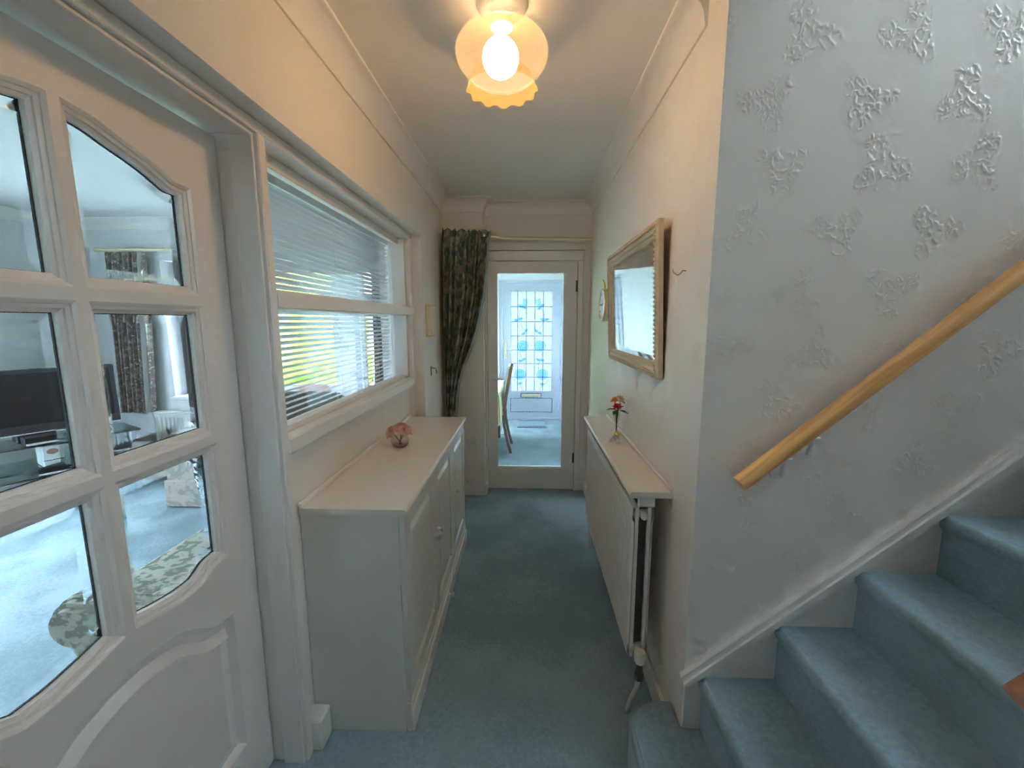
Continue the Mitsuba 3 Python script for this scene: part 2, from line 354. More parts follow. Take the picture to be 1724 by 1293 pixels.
# ------------------------------------------------------------------ coving
def coving_profile(n=10, w=0.078, h=0.098):
    """(away from wall, z below ceiling): concave quarter curve with two small fillets"""
    pts = [(0, -h), (0.008, -h), (0.008, -h + .008)]
    for t in np.linspace(0, 1, n): 
        a = t * math.pi / 2
        pts.append((w - 0.008 - (w - .018) * math.cos(a) + 0.0, -h + .012 + (h - .024) * math.sin(a)))
    pts += [(w - .002, -0.010), (w, -0.008), (w, 0), (0, 0)]
    return pts
cv = coving_profile()
def coving_run(name, wallpos, direction, a0, a1, axis, label, m='coving_paint', m0=0, m1=0):
    """axis 'y': runs along y on a wall x = wallpos. m0, m1: mitre, offset of the end as a multiple of the projection"""
    p = np.array(cv); V = []
    for end, mm in ((a0, m0), (a1, m1)):
        if axis == 'y': V.append(np.c_[wallpos + direction * p[:, 0], np.full(len(p), end) + mm * p[:, 0], CEIL + p[:, 1]])
        else: V.append(np.c_[np.full(len(p), end) + mm * p[:, 0], wallpos + direction * p[:, 0], CEIL + p[:, 1]])
    n = len(p); F = [(i, (i + 1) % n, n + (i + 1) % n) for i in range(n)] + [(i, n + (i + 1) % n, n + i) for i in range(n)]
    tri = trimesh.creation.triangulate_polygon(Polygon(p), engine='earcut')
    idx = [int(np.argmin(((p - q) ** 2).sum(1))) for q in tri[0]]
    for f in tri[1]: F += [tuple(idx[k] for k in f), tuple(n + idx[k] for k in f[::-1])]
    mesh = trimesh.Trimesh(np.vstack(V), F, process=False); mesh.fix_normals()
    return struct(name, mesh, m, 40, label)
coving_run('trim_1', XL, 1, BACK, YP, 'y', 'curved white coving along left wall of hall', m1=-1)
coving_run('trim_2', XR, -1, 1.385, YD, 'y', 'curved white coving along right wall of hall', m1=-1)
coving_run('trim_3', YP, -1, XL, -0.352, 'x', 'short coving above curtain corner', m0=1, m1=1)
coving_run('trim_4', -0.352, 1, YP, YD, 'y', 'coving return at the pilaster', m0=-1, m1=-1)
coving_run('trim_5', YD, -1, -0.352, XR, 'x', 'coving above the far glazed door', m0=1, m1=-1)
coving_run('trim_6', LX, 1, LY0, LY1, 'y', 'living room coving on its left wall', m1=-1)
coving_run('trim_7', LY1, -1, LX, XB, 'x', 'living room coving above windows', m0=1)

# ------------------------------------------------------------------ skirting
def skirt(name, x0, x1, y0, y1, h=0.115, m='gloss_white', label=None): return struct(name, box(x0, x1, y0, y1, 0, h, 0.006), m, label=label)
skirt('baseboard_left', XP, -0.703, 1.2475, 1.3215, 0.118, label='chunky white skirting stub beside the cupboard')
skirt('baseboard_right', XR - .018, XR, 1.375, YD, 0.10)
skirt('baseboard_far', XL, -0.345, YP - .018, YP, 0.10)
skirt('baseboard_far_side', -0.352, -0.335, YP, YD - .02, 0.10)
skirt('baseboard_living', LX, LX + .018, LY0, LY1, 0.10)
skirt('baseboard_living_front', LX, XB, LY1 - .018, LY1, 0.10)
skirt('baseboard_dining', DXR - .018, DXR, 3.73, DY, 0.10)

# ------------------------------------------------------------------ timber screen: posts and head around living door and internal window
TW = 'gloss_white'
sf = thing('trim_screen', 'white painted timber frame of door and internal window in left wall', kind='structure')
obj('head', box(XB, XF, OY0, OY1, 1.994, OZ, .003), TW, sf)
obj('post', box(XB, XF, 1.213, 1.247, 0, 1.994, .003), TW, sf)
obj('post', box(XB, XF, OY0, 0.383, 0, 1.994, .003), TW, sf)
obj('post', box(XB + .02, XF, 2.722, OY1, 0.86, 1.994, .003), TW, sf)
obj('stop', cat_(box(-0.897, -0.815, 1.2005, 1.213, 0, 1.994, .002), box(-0.897, -0.815, .383, 1.213, 1.981, 1.994, .002)) if False else box(-0.897, -0.89, 1.195, 1.213, 0, 1.98, .002), TW, sf)
obj('stop', box(-0.815, XF - .012, 1.2035, 1.2135, 0, 1.994, .002), TW, sf)
obj('stop', box(-0.815, XF - .012, .39, 1.2035, 1.984, 1.9945, .002), TW, sf)

# ------------------------------------------------------------------ door_1: swept-head glazed living room door
XD = -0.854; YC = 0.7985
def mir(pts): return [(2 * YC - y, z) for y, z in pts][::-1]
def spline(pts, n=10):
    from scipy.interpolate import PchipInterpolator
    p = np.array(pts); s = np.arange(len(p)); f = np.linspace(0, len(p) - 1, n * (len(p) - 1) + 1)
    return np.c_[PchipInterpolator(s, p[:, 0])(f), PchipInterpolator(s, p[:, 1])(f)]
top_curve = spline([(.809, 1.890), (.871, 1.882), (.918, 1.868), (.971, 1.853), (1.006, 1.841), (1.035, 1.828), (1.062, 1.818), (1.104, 1.8175)], 5)
bot_curve = spline([(.809, .817), (.836, .811), (.892, .800), (.950, .793), (.990, .793), (1.020, .804), (1.050, .817), (1.104, .820)], 5)
right_panes = [Polygon([(.809, 1.549), (1.104, 1.549)] + [tuple(q) for q in top_curve[::-1]]),
               rect(.809, 1.104, 1.177, 1.524),
               Polygon([tuple(q) for q in bot_curve] + [(1.104, 1.153), (.809, 1.153)])]
left_panes = [Polygon([(2 * YC - y, z) for y, z in p.exterior.coords][:-1][::-1]) for p in right_panes]
d1 = thing('door_1', 'white living room door with six bevelled swept panes', kind='structure')
leaf = rect(0.387, 1.2095, 0.008, 1.9825)
pan_top = spline([(.500, .640), (.575, .655), (.625, .690), (.690, .722), (.7985, .738), (.907, .722), (.972, .690), (1.022, .655), (1.097, .640)], 5)
pan = Polygon([(.500, .20), (1.097, .20)] + [tuple(q) for q in pan_top[::-1]])
cut = unary_union(right_panes + left_panes)
leaf_m = prism(leaf.difference(cut).difference(pan), XD - .036, XD, 'x')
obj('leaf', leaf_m, TW, d1)
# sunk moulding and raised field of the lower panel
def loft(outer, inner, xo, xi):
    """sloping ring from polygon outer at x = xo to its inset at x = xi"""
    n = len(outer); V = np.vstack([np.c_[np.full(n, xo), outer], np.c_[np.full(n, xi), inner]])
    F = []
    for i in range(n):
        j = (i + 1) % n; F += [(i, j, n + j), (i, n + j, n + i)]
    return trimesh.Trimesh(V, F, process=False)
def inset(poly, d):
    """per-vertex mitred inset, keeps the vertex count"""
    p = np.array(poly.exterior.coords)[:-1]
    if not poly.exterior.is_ccw: p = p[::-1]
    e = np.roll(p, -1, 0) - p; e /= np.linalg.norm(e, axis=1, keepdims=True)
    nrm = np.c_[-e[:, 1], e[:, 0]]; a = np.roll(nrm, 1, 0); b = nrm
    m = a + b; m /= (1 + (a * b).sum(1))[:, None]
    return p, p + d * m
po, pi1 = inset(pan, 0.014); _, pi2 = inset(pan, 0.034); _, pi3 = inset(pan, 0.060)
def fan(pts, x):
    poly = Polygon(pts); v, f = trimesh.creation.triangulate_polygon(poly, engine='earcut')
    return trimesh.Trimesh(np.c_[np.full(len(v), x), v], f, process=False)
pm = cat_(loft(po, pi1, XD, XD - .018), loft(pi1, pi2, XD - .018, XD - .017), loft(pi2, pi3, XD - .017, XD - .003), fan(pi3, XD - .003))
obj('panel', pm, TW, d1)
for panes in (right_panes, left_panes):
    for k, P in enumerate(panes):
        o0, a1 = inset(P, .007); _, a2 = inset(P, .0075); _, a3 = inset(P, .015); _, a4 = inset(P, .0155); _, a5 = inset(P, .023)
        m = cat_(loft(o0, a1, XD, XD - .004), loft(a1, a2, XD - .004, XD - .007), loft(a2, a3, XD - .007, XD - .009), loft(a3, a4, XD - .009, XD - .013), loft(a4, a5, XD - .013, XD - .016), loft(a5, a5, XD - .016, XD - .0275), loft(a5, o0, XD - .0352, XD - .036))
        g = obj('moulding', m, TW, d1)
        obj('glazing_gasket', cat_(loft(a5, a5, XD - .0275, XD - .0352), loft(inset(P, .0215)[1], inset(P, .0245)[1], XD - .0278, XD - .0276)), 'black_matt', g)
        # bevelled glass: one closed solid
        e0 = inset(P, .0215)[1]; e1 = inset(P, .0440)[1]; n = len(e0)
        x0, xa, xb = XD - .0345, XD - .0330, XD - .0301
        gm = cat_(loft(e0, e1, xa, xb), fan(e1, xb), loft(e0, e0, x0, xa), fan(e0, x0))
        gm = trimesh.Trimesh(gm.vertices, gm.faces, process=True); gm.merge_vertices(); gm.fix_normals()
        obj('bevelled_pane', gm, 'bevel_glass', d1)
# ------------------------------------------------------------------ window_1: internal window with two lights
w1 = thing('window_1', 'white internal window of two lights above the cupboard', kind='structure')
obj('transom', box(XB + .05, XF + .006, 1.247, 2.745, 1.522, 1.577, .004), TW, w1)
obj('jamb', box(XB + .05, XF - .03, 2.69, 2.7215, 1.13, 1.522, .003), TW, w1)
obj('jamb', box(XB + .05, XF - .03, 2.69, 2.7215, 1.577, 1.994, .003), TW, w1)
obj('bead', box(-0.83, -0.80, 1.247, 2.69, 1.955, 1.994, .003), TW, w1)
obj('bead', box(-0.83, -0.785, 1.247, 2.69, 1.122, 1.145, .003), TW, w1)
obj('sill', box(XB + .03, XF + .002, 1.2475, 2.7215, 1.072, 1.122, .004), TW, w1)
obj('sill_bed', box(XB + .03, XP + .02, 1.2475, 2.775, 1.05, 1.068), TW, w1)
obj('pane', pane_sheet(rect(1.247, 2.69, 1.14, 1.53), -0.815, 'x'), 'pane_glass', w1)
obj('pane', pane_sheet(rect(1.247, 2.69, 1.57, 1.97), -0.815, 'x'), 'pane_glass', w1)
# venetian blind on the living room side of it
bl = thing('venetian_blind', 'white venetian blind with tilted slats behind the internal window', 'blind')
BX, SW, BY0, BY1 = -0.885, 0.026, 1.262, 2.712
a = np.linspace(-1, 1, 5); tilt = math.radians(33)
prof = np.c_[a * SW / 2, 0.0034 * (1 - a ** 2)]
c_, s_ = math.cos(tilt), math.sin(tilt)
prof = np.c_[prof[:, 0] * c_ - prof[:, 1] * s_, prof[:, 0] * s_ + prof[:, 1] * c_]
slat = thick(np.stack([np.c_[prof[:, 0], np.full(5, y), prof[:, 1]] for y in (BY0, BY1)], 1), np.array([-s_ * .0004, 0, c_ * .0004]))
slat.fix_normals(); slat_ply = mikit.ply(slat, 'slat_white', 40)
zs = np.arange(1.118, 1.945, 0.0222)
for z in zs: obj('slat', {**slat_ply, 'to_world': T().translate([BX, 0, float(z)])}, None, bl)
obj('head_rail', box(BX - .014, BX + .014, BY0, BY1, 1.95, 1.98, .002), 'slat_white', bl)
obj('bottom_rail', box(BX - .013, BX + .013, BY0, BY1, 1.092, 1.106, .003), 'slat_white', bl)
for y in (1.45, 1.95, 2.46): obj('ladder_cord', cat_(tube([(BX + .012, y, 1.1), (BX + .012, y, 1.95)], .0009, 5), tube([(BX - .012, y, 1.1), (BX - .012, y, 1.95)], .0009, 5)), 'slat_white', bl)

# ------------------------------------------------------------------ door_2: glazed door to the dining room
dz = 1.972
d2 = thing('door_2', 'white door with one long clear pane at hall end', kind='structure')
D2 = rect(-0.330, 0.415, 0.012, dz); G2 = rect(-0.258, 0.315, 0.203, 1.888)
obj('leaf', prism(D2.difference(G2), YD + .012, YD + .052, 'y'), TW, d2)
obj('glazing_bead', prism(G2.difference(G2.buffer(-.010, join_style=2)), YD + .020, YD + .044, 'y'), TW, d2)
obj('pane', pane_sheet(G2.buffer(-.004, join_style=2), YD + .032, 'y'), 'pane_glass', d2)
obj('rose_plate', lathe([(0, -.004), (.024, -.004), (.026, 0), (.026, .008), (0, .008)], 24, (-.295, YD + .004, 1.005), 'y'), 'chrome', d2)
obj('lever_handle', cat_(tube([(-.295, YD + .01, 1.005), (-.295, YD - .04, 1.005)], .009, 12), tube([(-.298, YD - .042, 1.005), (-.25, YD - .045, 1.006), (-.185, YD - .043, 1.003)], [.0095, .009, .008], 12)), 'chrome', d2, 40)
for z in (1.772, 0.300): obj('hinge', cat_(tube([(.4165, YD + .006, z - .045), (.4165, YD + .006, z + .045)], .006, 10), box(.403, .428, YD + .0105, YD + .0115, z - .045, z + .045)), 'dark_metal', d2)
f2 = thing('trim_8', 'white door frame and architrave of far glazed door', kind='structure')
obj('head', box(-0.352, .463, YD - .006, YD + .11, dz + .003, 2.055, .004), TW, f2)
obj('jamb', box(.418, .463, YD - .006, YD + .11, 0, dz + .003, .004), TW, f2)
obj('jamb', box(-0.352, -0.333, YD - .006, YD + .11, 0, dz + .003, .004), TW, f2)
obj('architrave', box(.463, .502, YD - .002, YD + .11, 0, 2.062, .003), TW, f2)

# ------------------------------------------------------------------ stairs
st = thing('staircase', 'carpeted staircase rising to the right along papered wall', kind='structure')
NY0, NY1 = 0.405, YW
def step_mesh(x0, x1, z0, z1, y0=NY0, y1=NY1, r=0.022):
    """riser face at x0, rounded nosing projecting 14 mm"""
    pts = [(x1, z0), (x1, z1)]
    n = 0.016
    for t in np.linspace(0, 1, 7):
        a = math.pi / 2 + t * math.pi / 2
        pts.append((x0 - n + r + r * math.cos(a), z1 - r + r * math.sin(a)))
    pts += [(x0 - n + .003, z1 - r - .012), (x0 - .003, z1 - r - .026), (x0, z0)]
    return prism(Polygon(pts), y0, y1, 'y')
# bullnose first step
bp = unary_union([rect(0.475, 0.60, 0.42, 1.345), Point(0.475, 1.215).buffer(0.13, 32), rect(0.345, 0.6, 0.60, 1.215), Point(0.455, 0.60).buffer(0.11, 24), rect(0.475, XR - .0, 1.20, 1.345)])
def rounded_slab(poly, z0, z1, r=.02, k=4):
    ms = []; base = poly
    prev = z0
    ms.append(prism(base, z0, z1 - r, 'z'))
    for i in range(k):
        t0, t1 = i / k, (i + 1) / k
        ms.append(prism(base.buffer(-r * (1 - math.sqrt(1 - t1 ** 2 * .98))), z1 - r + r * t0 - 1e-4, z1 - r + r * t1, 'z'))
    return cat_(*ms)
bp = bp.difference(rect(XR, 2, YW, 3))
obj('step', rounded_slab(bp, 0, STEP1), 'carpet', st, 40)
XS = [0.578 + GO * i for i in range(14)]
for i in range(12):
    z0 = 0 if i == 0 else STEP1 + RISE * (i - 1) - .02
    obj('step', step_mesh(XS[i], XS[i + 1] + .03, max(0, z0), STEP1 + RISE * (i + 1)), 'carpet', st, 40)
obj('landing', box(XS[12], 3.6, NY0, NY1, 2.3, STEP1 + RISE * 12 + .12), 'carpet', st)
# string board with moulded top on the wall
sl = RISE / GO; ang = math.atan(sl)
def string_line(x, off): return STEP1 + RISE + (x - XS[0]) * sl + off
x0s, x1s = XR + .002, 3.3
b0, t0 = string_line(x0s, -.02), string_line(x0s, 0.035)
board = Polygon([(x0s, .1), (x1s, string_line(x1s, -.9)), (x1s, string_line(x1s, .025)), (x0s, string_line(x0s, .025))])
sb = thing('trim_9', 'white stair string with moulded top edge', kind='structure')
obj('board', prism(board, YW - .012, YW + .001, 'y'), 'gloss_white', sb)
mp = Polygon([(x0s - .0, string_line(x0s, .018)), (x1s, string_line(x1s, .018)), (x1s - .02, string_line(x1s, .066)), (x0s + .000 - .018, string_line(x0s, .048))])
mm = cat_(prism(mp, YW - .02, YW + .001, 'y'), prism(affinity.translate(mp.intersection(affinity.translate(mp, 0, -.022)), 0, 0), YW - .029, YW - .019, 'y'))
obj('moulding', mm, 'gloss_white', sb)

# ================================================================== HANDRAILS
def handrail(name, label, y, x0, z0, L, wall_y, br, m):
    t = thing(name, label, 'handrail')
    d = np.array([0.7545, 0, 0.656]); p0 = np.array([x0, y, z0])
    prof = [p0, p0 + d * .002, p0 + d * .3, p0 + d * L]
    obj('rail', tube(prof, [.0215, .0235, .0235, .0235], 28), m, t, 40)
    s = 1 if wall_y > y else -1
    for q in br:
        c = p0 + d * q
        plate = np.array([c[0] + .02, wall_y - s * .004, c[2] - .085])
        arm = tube([plate, plate + [0, -s * .02, 0], c + np.array([0.005, s * .004, -.040]), c + np.array([0, 0, -.024])], [.008, .007, .006, .006], 10)
        pl = lathe([(0, -.004), (.022, -.004), (.022, .003), (.018, .005), (0, .005)], 20, plate, 'y')
        b = obj('bracket', cat_(arm, pl, box(c[0] - .02, c[0] + .02, y - .012, y + .012, c[2] - .030, c[2] - .020, .002)), 'white_plastic', t, 40)
        obj('screw', sphere(plate + [0.012, -s * .005, 0.004], .0035, 1), 'dark_metal', b)
handrail('handrail', 'round varnished pine handrail on papered stair wall', 1.19, 0.617, 1.019, 2.9, YW, (.155, .25, 1.6, 2.6), 'pine')
handrail('handrail_001', 'dark brown end of second handrail at right picture edge', 0.47, 0.605, 1.023, 2.9, 0.40, (.3, 1.6, 2.6), 'dark_wood')

# ================================================================== CEILING LIGHT
cl = thing('ceiling_light', 'lit glass globe ceiling light with frilled amber rim', 'ceiling light')
CX, CY, CZ, CR = -0.080, 1.42, 2.293, 0.141
obj('gallery', lathe([(0, 0), (.070, 0), (.078, -.008), (.074, -.016), (.056, -.030), (.040, -.046), (.034, -.068), (0, -.070)], 48, (CX, CY, CEIL)), 'coving_paint', cl, 40)
prof = [(CR * math.cos(u), .070 * math.sin(u)) for u in np.linspace(math.radians(76), 0, 16)] + [(CR * math.cos(u), -.088 * math.sin(u)) for u in np.linspace(.08, math.radians(47), 10)]
prof += [(.0955, -.071)]
def surf(prof, n):
    P = []
    for r, z in prof:
        ang = np.arange(n + 1) * 2 * np.pi / n
        P.append(np.c_[r * np.cos(ang), r * np.sin(ang), np.full(n + 1, z)])
    return np.array(P)
sg = grid_mesh(surf(prof, 72) + np.array([CX, CY, CZ]))
obj('globe', sg, 'shade_glass', cl, True, emit=LAMP_GLASS, weight=.12)
rn, zn = prof[-1]; nf = 144; ang = np.arange(nf + 1) * 2 * np.pi / nf; R = []
for k, t in enumerate(np.linspace(0, 1, 8)):
    r = rn + 0.012 * t ** 1.4 + .0035 * t * np.cos(ang * 12)
    z = zn - .032 * t - .0035 * t ** 3 * np.cos(ang * 12)
    R.append(np.c_[r * np.cos(ang), r * np.sin(ang), z])
obj('frill', grid_mesh(np.array(R) + np.array([CX, CY, CZ])), 'amber_glass', cl, True, emit=LAMP_FRILL, weight=.06, label='amber frilled glass rim')
obj('bulb', sphere((CX - .004, CY, CZ - .014), .056, 3), 'paper_white', cl, True, emit=LAMP_BULB)
obj('lampholder', lathe([(0, 0), (.016, 0), (.016, .036), (0, .036)], 20, (CX - .004, CY, CZ + .036)), 'white_plastic', cl, 40)

# ================================================================== CUPBOARD
cb = thing('low_cupboard', 'long low white cupboard with three panelled doors below internal window', 'cupboard')
CB0, CB1, CF, CT = 1.325, 2.705, -0.412, 0.86
obj('body', cat_(box(XP + .002, CF - .020, CB0 + .004, CB1 - .006, .0, CT - .022)), 'cabinet_white', cb)
obj('plinth', cat_(box(CF - .02, CF + .002, CB0 + .004, CB1 - .006, 0.0, .118, .003), box(CF, CF + .010, CB0 + .004, CB1 - .006, 0, .085, .004)), 'cabinet_white', cb)
top = Polygon([(XP + .002, 0), (CF + .003, 0), (CF + .013, .006), (CF + .015, .014), (CF + .012, .021), (CF + .006, .024), (XP + .002, .024)])
tp = obj('worktop', prism(affinity.translate(top, 0, CT - .022), CB0 - .006, CB1, 'y'), 'top_white', cb)
obj('upstand', box(XP + .002, XP + .014, CB0 - .006, CB1, CT + .001, CT + .022, .004), 'gloss_white', cb)
ed = [1.335, 1.806, 2.252, 2.697]
knob = lathe([(0, 0), (.011, 0), (.011, .003), (.006, .006), (.005, .012), (.009, .016), (.0135, .020), (.014, .024), (.010, .028), (0, .030)], 24, axis='x')
knob_ply = mikit.ply(knob, 'chrome', 40)
ky = {0: ed[1] - .022, 1: ed[1] + .050, 2: ed[2] + .055}
for i in range(3):
    y0, y1, z0, z1 = ed[i] + .0015, ed[i + 1] - .0015, .122, CT - .026
    o = rect(y0, y1, z0, z1); f0 = o.buffer(-.062, join_style=2)
    dd = obj('door', prism(o.difference(f0), CF - .019, CF, 'x'), 'cabinet_white', cb)
    q0, q1 = inset(f0, .010); _, q2 = inset(f0, .018); _, q3 = inset(f0, .036)
    obj('raised_panel', cat_(loft(q0, q1, CF, CF - .009), loft(q1, q2, CF - .009, CF - .010), loft(q2, q3, CF - .010, CF - .001), fan(q3, CF - .001)), 'cabinet_white', dd)
    obj('knob', {**knob_ply, 'to_world': T().translate([CF, ky[i], .520])}, None, dd, label='round chrome knob')
obj('plinth_knob', {**knob_ply, 'to_world': T().translate([CF + .010, 2.02, .068])}, None, cb, label='round chrome knob low on the plinth')

# ---------- pink roses in a glass bowl
def rose(c, r, axis, seed, n=34, tight=0.5):
    """a bloom of overlapping cupped petals opening along axis"""
    rg = np.random.default_rng(seed); ax = np.array(axis, float); ax /= np.linalg.norm(ax)
    u = np.cross(ax, [0.3, 1, 0.2]); u /= np.linalg.norm(u); v = np.cross(ax, u); ms = []
    for k in range(n):
        t = (k + .5) / n; phi = k * 2.39996 + rg.uniform(-.2, .2); open_ = (0.10 + 1.15 * t ** 1.1) * (1.25 - tight)
        size = r * (0.86 + .22 * t); base = r * 0.04; P = []
        for i, s in enumerate(np.linspace(0, 1, 6)):
            row = []
            wd = size * .62 * math.sin(math.pi * (0.12 + .80 * s)) ** .8
            bend = open_ * s + .35 * s ** 3 * t
            rad = base + size * math.sin(bend) * s * .95; ht = size * math.cos(bend) * s * .9 - r * .35
            for w in np.linspace(-1, 1, 5):
                a_ = phi + w * wd / max(rad + size * .22, 1e-4) * .8
                rr = rad * (1 - .06 * w * w) + r * .02 * rg.normal() * s
                row.append(np.array(c) + ax * (ht - .05 * size * w * w * s) + rr * (math.cos(a_) * u + math.sin(a_) * v))
            P.append(row)
        ms.append(grid_mesh(P))
    return cat_(*ms)
def leaf_mesh(p, d, L, W, droop=.2):
    d = np.array(d, float); d /= np.linalg.norm(d); side = np.cross(d, [0, 0, 1.0]); side /= np.linalg.norm(side) + 1e-9; up = np.cross(side, d)
    P = []
    for s in np.linspace(0, 1, 7):
        w = W * math.sin(math.pi * s ** .8) * .5 + 1e-4
        P.append([np.array(p) + d * L * s - np.array([0, 0, droop * L * s * s]) + side * w * k + up * abs(k) * w * .35 for k in (-1, 0, 1)])
    return thick(P, up * .0006)
BV = np.array([-0.632, 2.035, CT + .0025])
vb = thing('glass_bowl_vase', 'small round ribbed glass vase on the cupboard top', 'vase')
ov = [(0.0, .0), (.026, 0), (.040, .012), (.0475, .030), (.044, .048), (.034, .058), (.031, .062), (.0285, .062), (.032, .056), (.041, .046), (.0445, .030), (.037, .015), (.024, .005), (0, .005)]
gv = lathe(ov, 72, (0, 0, 0))
ph = np.arctan2(gv.vertices[:, 1], gv.vertices[:, 0]); rr = np.hypot(gv.vertices[:, 0], gv.vertices[:, 1])
gv.vertices[:, :2] *= (1 + np.where(rr > .038, .012 * np.cos(ph * 18), 0))[:, None]
gv.vertices += BV
obj('bowl', gv, 'solid_glass', vb, 40)
for i, (dx, dy, dz_, ax) in enumerate([(-.034, -.020, .083, (-.45, -.6, .65)), (.028, -.012, .086, (.35, -.6, .75)), (.000, .032, .098, (.05, .2, 1))]):
    t = thing('pink_rose', ['pink rose at left of the glass bowl', 'pink rose at right of the glass bowl', 'pink rose behind the other two in glass bowl'][i], 'flower', 'pink roses in the glass bowl')
    c = BV + [dx, dy, dz_]
    obj('bloom', rose(c, .041, ax, 20 + i, 40, .42), 'petal_pink', t, True)
    obj('stem', tube([c - np.array(ax) * .012, BV + [dx * .35, dy * .35, .045], BV + [-dx * .25, -dy * .25, .012]], .0022, 6), 'stem_green', t)

# ================================================================== RADIATOR, SHELF
rd = thing('radiator', 'long white fluted double panel radiator on right wall', 'radiator')
RY0, RY1, RZ0, RZ1 = 1.455, 2.60, 0.222, 0.822
n = int((RY1 - RY0) / .0333)
def flute(y):
    f = (y - RY0) / (RY1 - RY0) * n; w = f - np.floor(f)
    return np.clip((np.abs(w - .5) - .22) / .1, 0, 1)
def rad_panel(xf, sgn):
    ys = np.linspace(RY0, RY1, n * 12 + 1); d = flute(ys) * .008
    zr = [(RZ0, .010), (RZ0 + .004, .003), (RZ0 + .016, 0), (RZ0 + .045, 0), (RZ0 + .06, 1), (RZ1 - .06, 1), (RZ1 - .045, 0), (RZ1 - .014, 0), (RZ1 - .003, .003), (RZ1, .010)]
    P = []
    for z, k in zr:
        off = d if k == 1 else np.full_like(d, 0 if k == 0 else k)
        P.append(np.c_[xf - sgn * (-off), ys, np.full_like(ys, z)] if False else np.c_[xf + sgn * off, ys, np.full_like(ys, z)])
    m = thick(P, np.array([sgn * .013, 0, 0])); m.fix_normals(); return m
obj('front_panel', rad_panel(0.385, 1), 'radiator_white', rd, 30)
obj('back_panel', rad_panel(0.462, -1), 'radiator_white', rd, 30)
ys = np.arange(RY0 + .012, RY1 - .01, .012)
fins = np.array([[(0.404 + (.036 if (i // 1) % 2 else 0), y) for i, y in enumerate(ys)]])[0]
fp = LineString(fins).buffer(.0006, cap_style=2, join_style=2)
obj('convector_fins', prism(fp, RZ0 + .05, RZ1 - .05, 'z'), 'dark_metal', rd)
bt = thing('x_tmp') if False else None
obj('manifold', cat_(tube([(.424, RY0 + .035, RZ1 - .030), (.424, RY0 - .012, RZ1 - .030)], .011, 14), tube([(.392, RY0 + .02, RZ1 - .03), (.458, RY0 + .02, RZ1 - .03)], .015, 14), lathe([(0, -.003), (.012, -.003), (.013, .004), (0, .004)], 16, (.424, RY0 - .012, RZ1 - .03), 'y')), 'radiator_white', rd, 40)
obj('manifold', cat_(tube([(.392, RY0 + .02, RZ0 + .03), (.458, RY0 + .02, RZ0 + .03)], .015, 14), tube([(.424, RY0 + .03, RZ0 + .03), (.424, RY0 - .02, RZ0 + .03)], .011, 14)), 'radiator_white', rd, 40)
obj('hanging_bracket', box(.474, XR, RY0 + .24, RY0 + .27, RZ0 + .08, RZ1 - .06), 'radiator_white', rd)
obj('hanging_bracket', box(.474, XR, RY1 - .13, RY1 - .10, RZ0 + .08, RZ1 - .06), 'radiator_white', rd)
v = obj('valve', cat_(lathe([(0, -.026), (.017, -.026), (.021, -.016), (.022, .012), (.018, .020), (0, .022)], 24, (.424, RY0 - .040, RZ0 + .038))), 'pipe_white', rd, 40)
obj('valve_body', cat_(tube([(.424, RY0 - .040, RZ0 + .02), (.424, RY0 - .040, RZ0 - .040)], [.011, .012], 14), tube([(.424, RY0 - .040, RZ0 + .004), (.424, RY0 + .0, RZ0 + .028)], .010, 12), lathe([(0, -.012), (.017, -.012), (.017, .010), (0, .010)], 6, (.424, RY0 - .04, RZ0 - .045))), 'dark_metal', v)
obj('pipe', tube([(.424, RY0 - .040, RZ0 - .05), (.418, RY0 - .036, RZ0 - .10), (.400, RY0 - .02, RZ0 - .17), (.392, RY0 - .012, 0)], .0085, 12), 'pipe_white', rd, 40)
obj('valve', cat_(tube([(.424, RY1 - .02, RZ0 + .03), (.424, RY1 + .03, RZ0 + .03)], .011, 12), lathe([(0, -.03), (.016, -.03), (.019, .01), (0, .02)], 20, (.424, RY1 + .03, RZ0 + .03)), tube([(.424, RY1 + .03, RZ0 + .0), (.424, RY1 + .03, 0.0)], .008, 10)), 'pipe_white', rd, 40)
rs = thing('radiator_shelf', 'narrow white shelf board above the radiator on right wall', 'shelf')
shp = Polygon([(.372, .0), (XR, .0), (XR, .022), (.378, .022), (.372, .020), (.368, .015), (.366, .010), (.368, .004)])
obj('board', prism(affinity.translate(shp, 0, .865), 1.437, 2.66, 'y'), 'top_white', rs)
obj('upstand', box(XR - .012, XR - .001, 1.44, 2.66, .887, .903, .004), 'gloss_white', rs)
for y in (1.52, 2.05, 2.55): obj('support_clip', cat_(box(.40, .47, y, y + .03, .826, .865, .003), box(.38, .40, y, y + .03, .855, .865, .002)), 'radiator_white', rs)
obj('support_clip', cat_(box(.400, .462, 1.4455, 1.4545, .826, .865, .006)), 'radiator_white', rs)

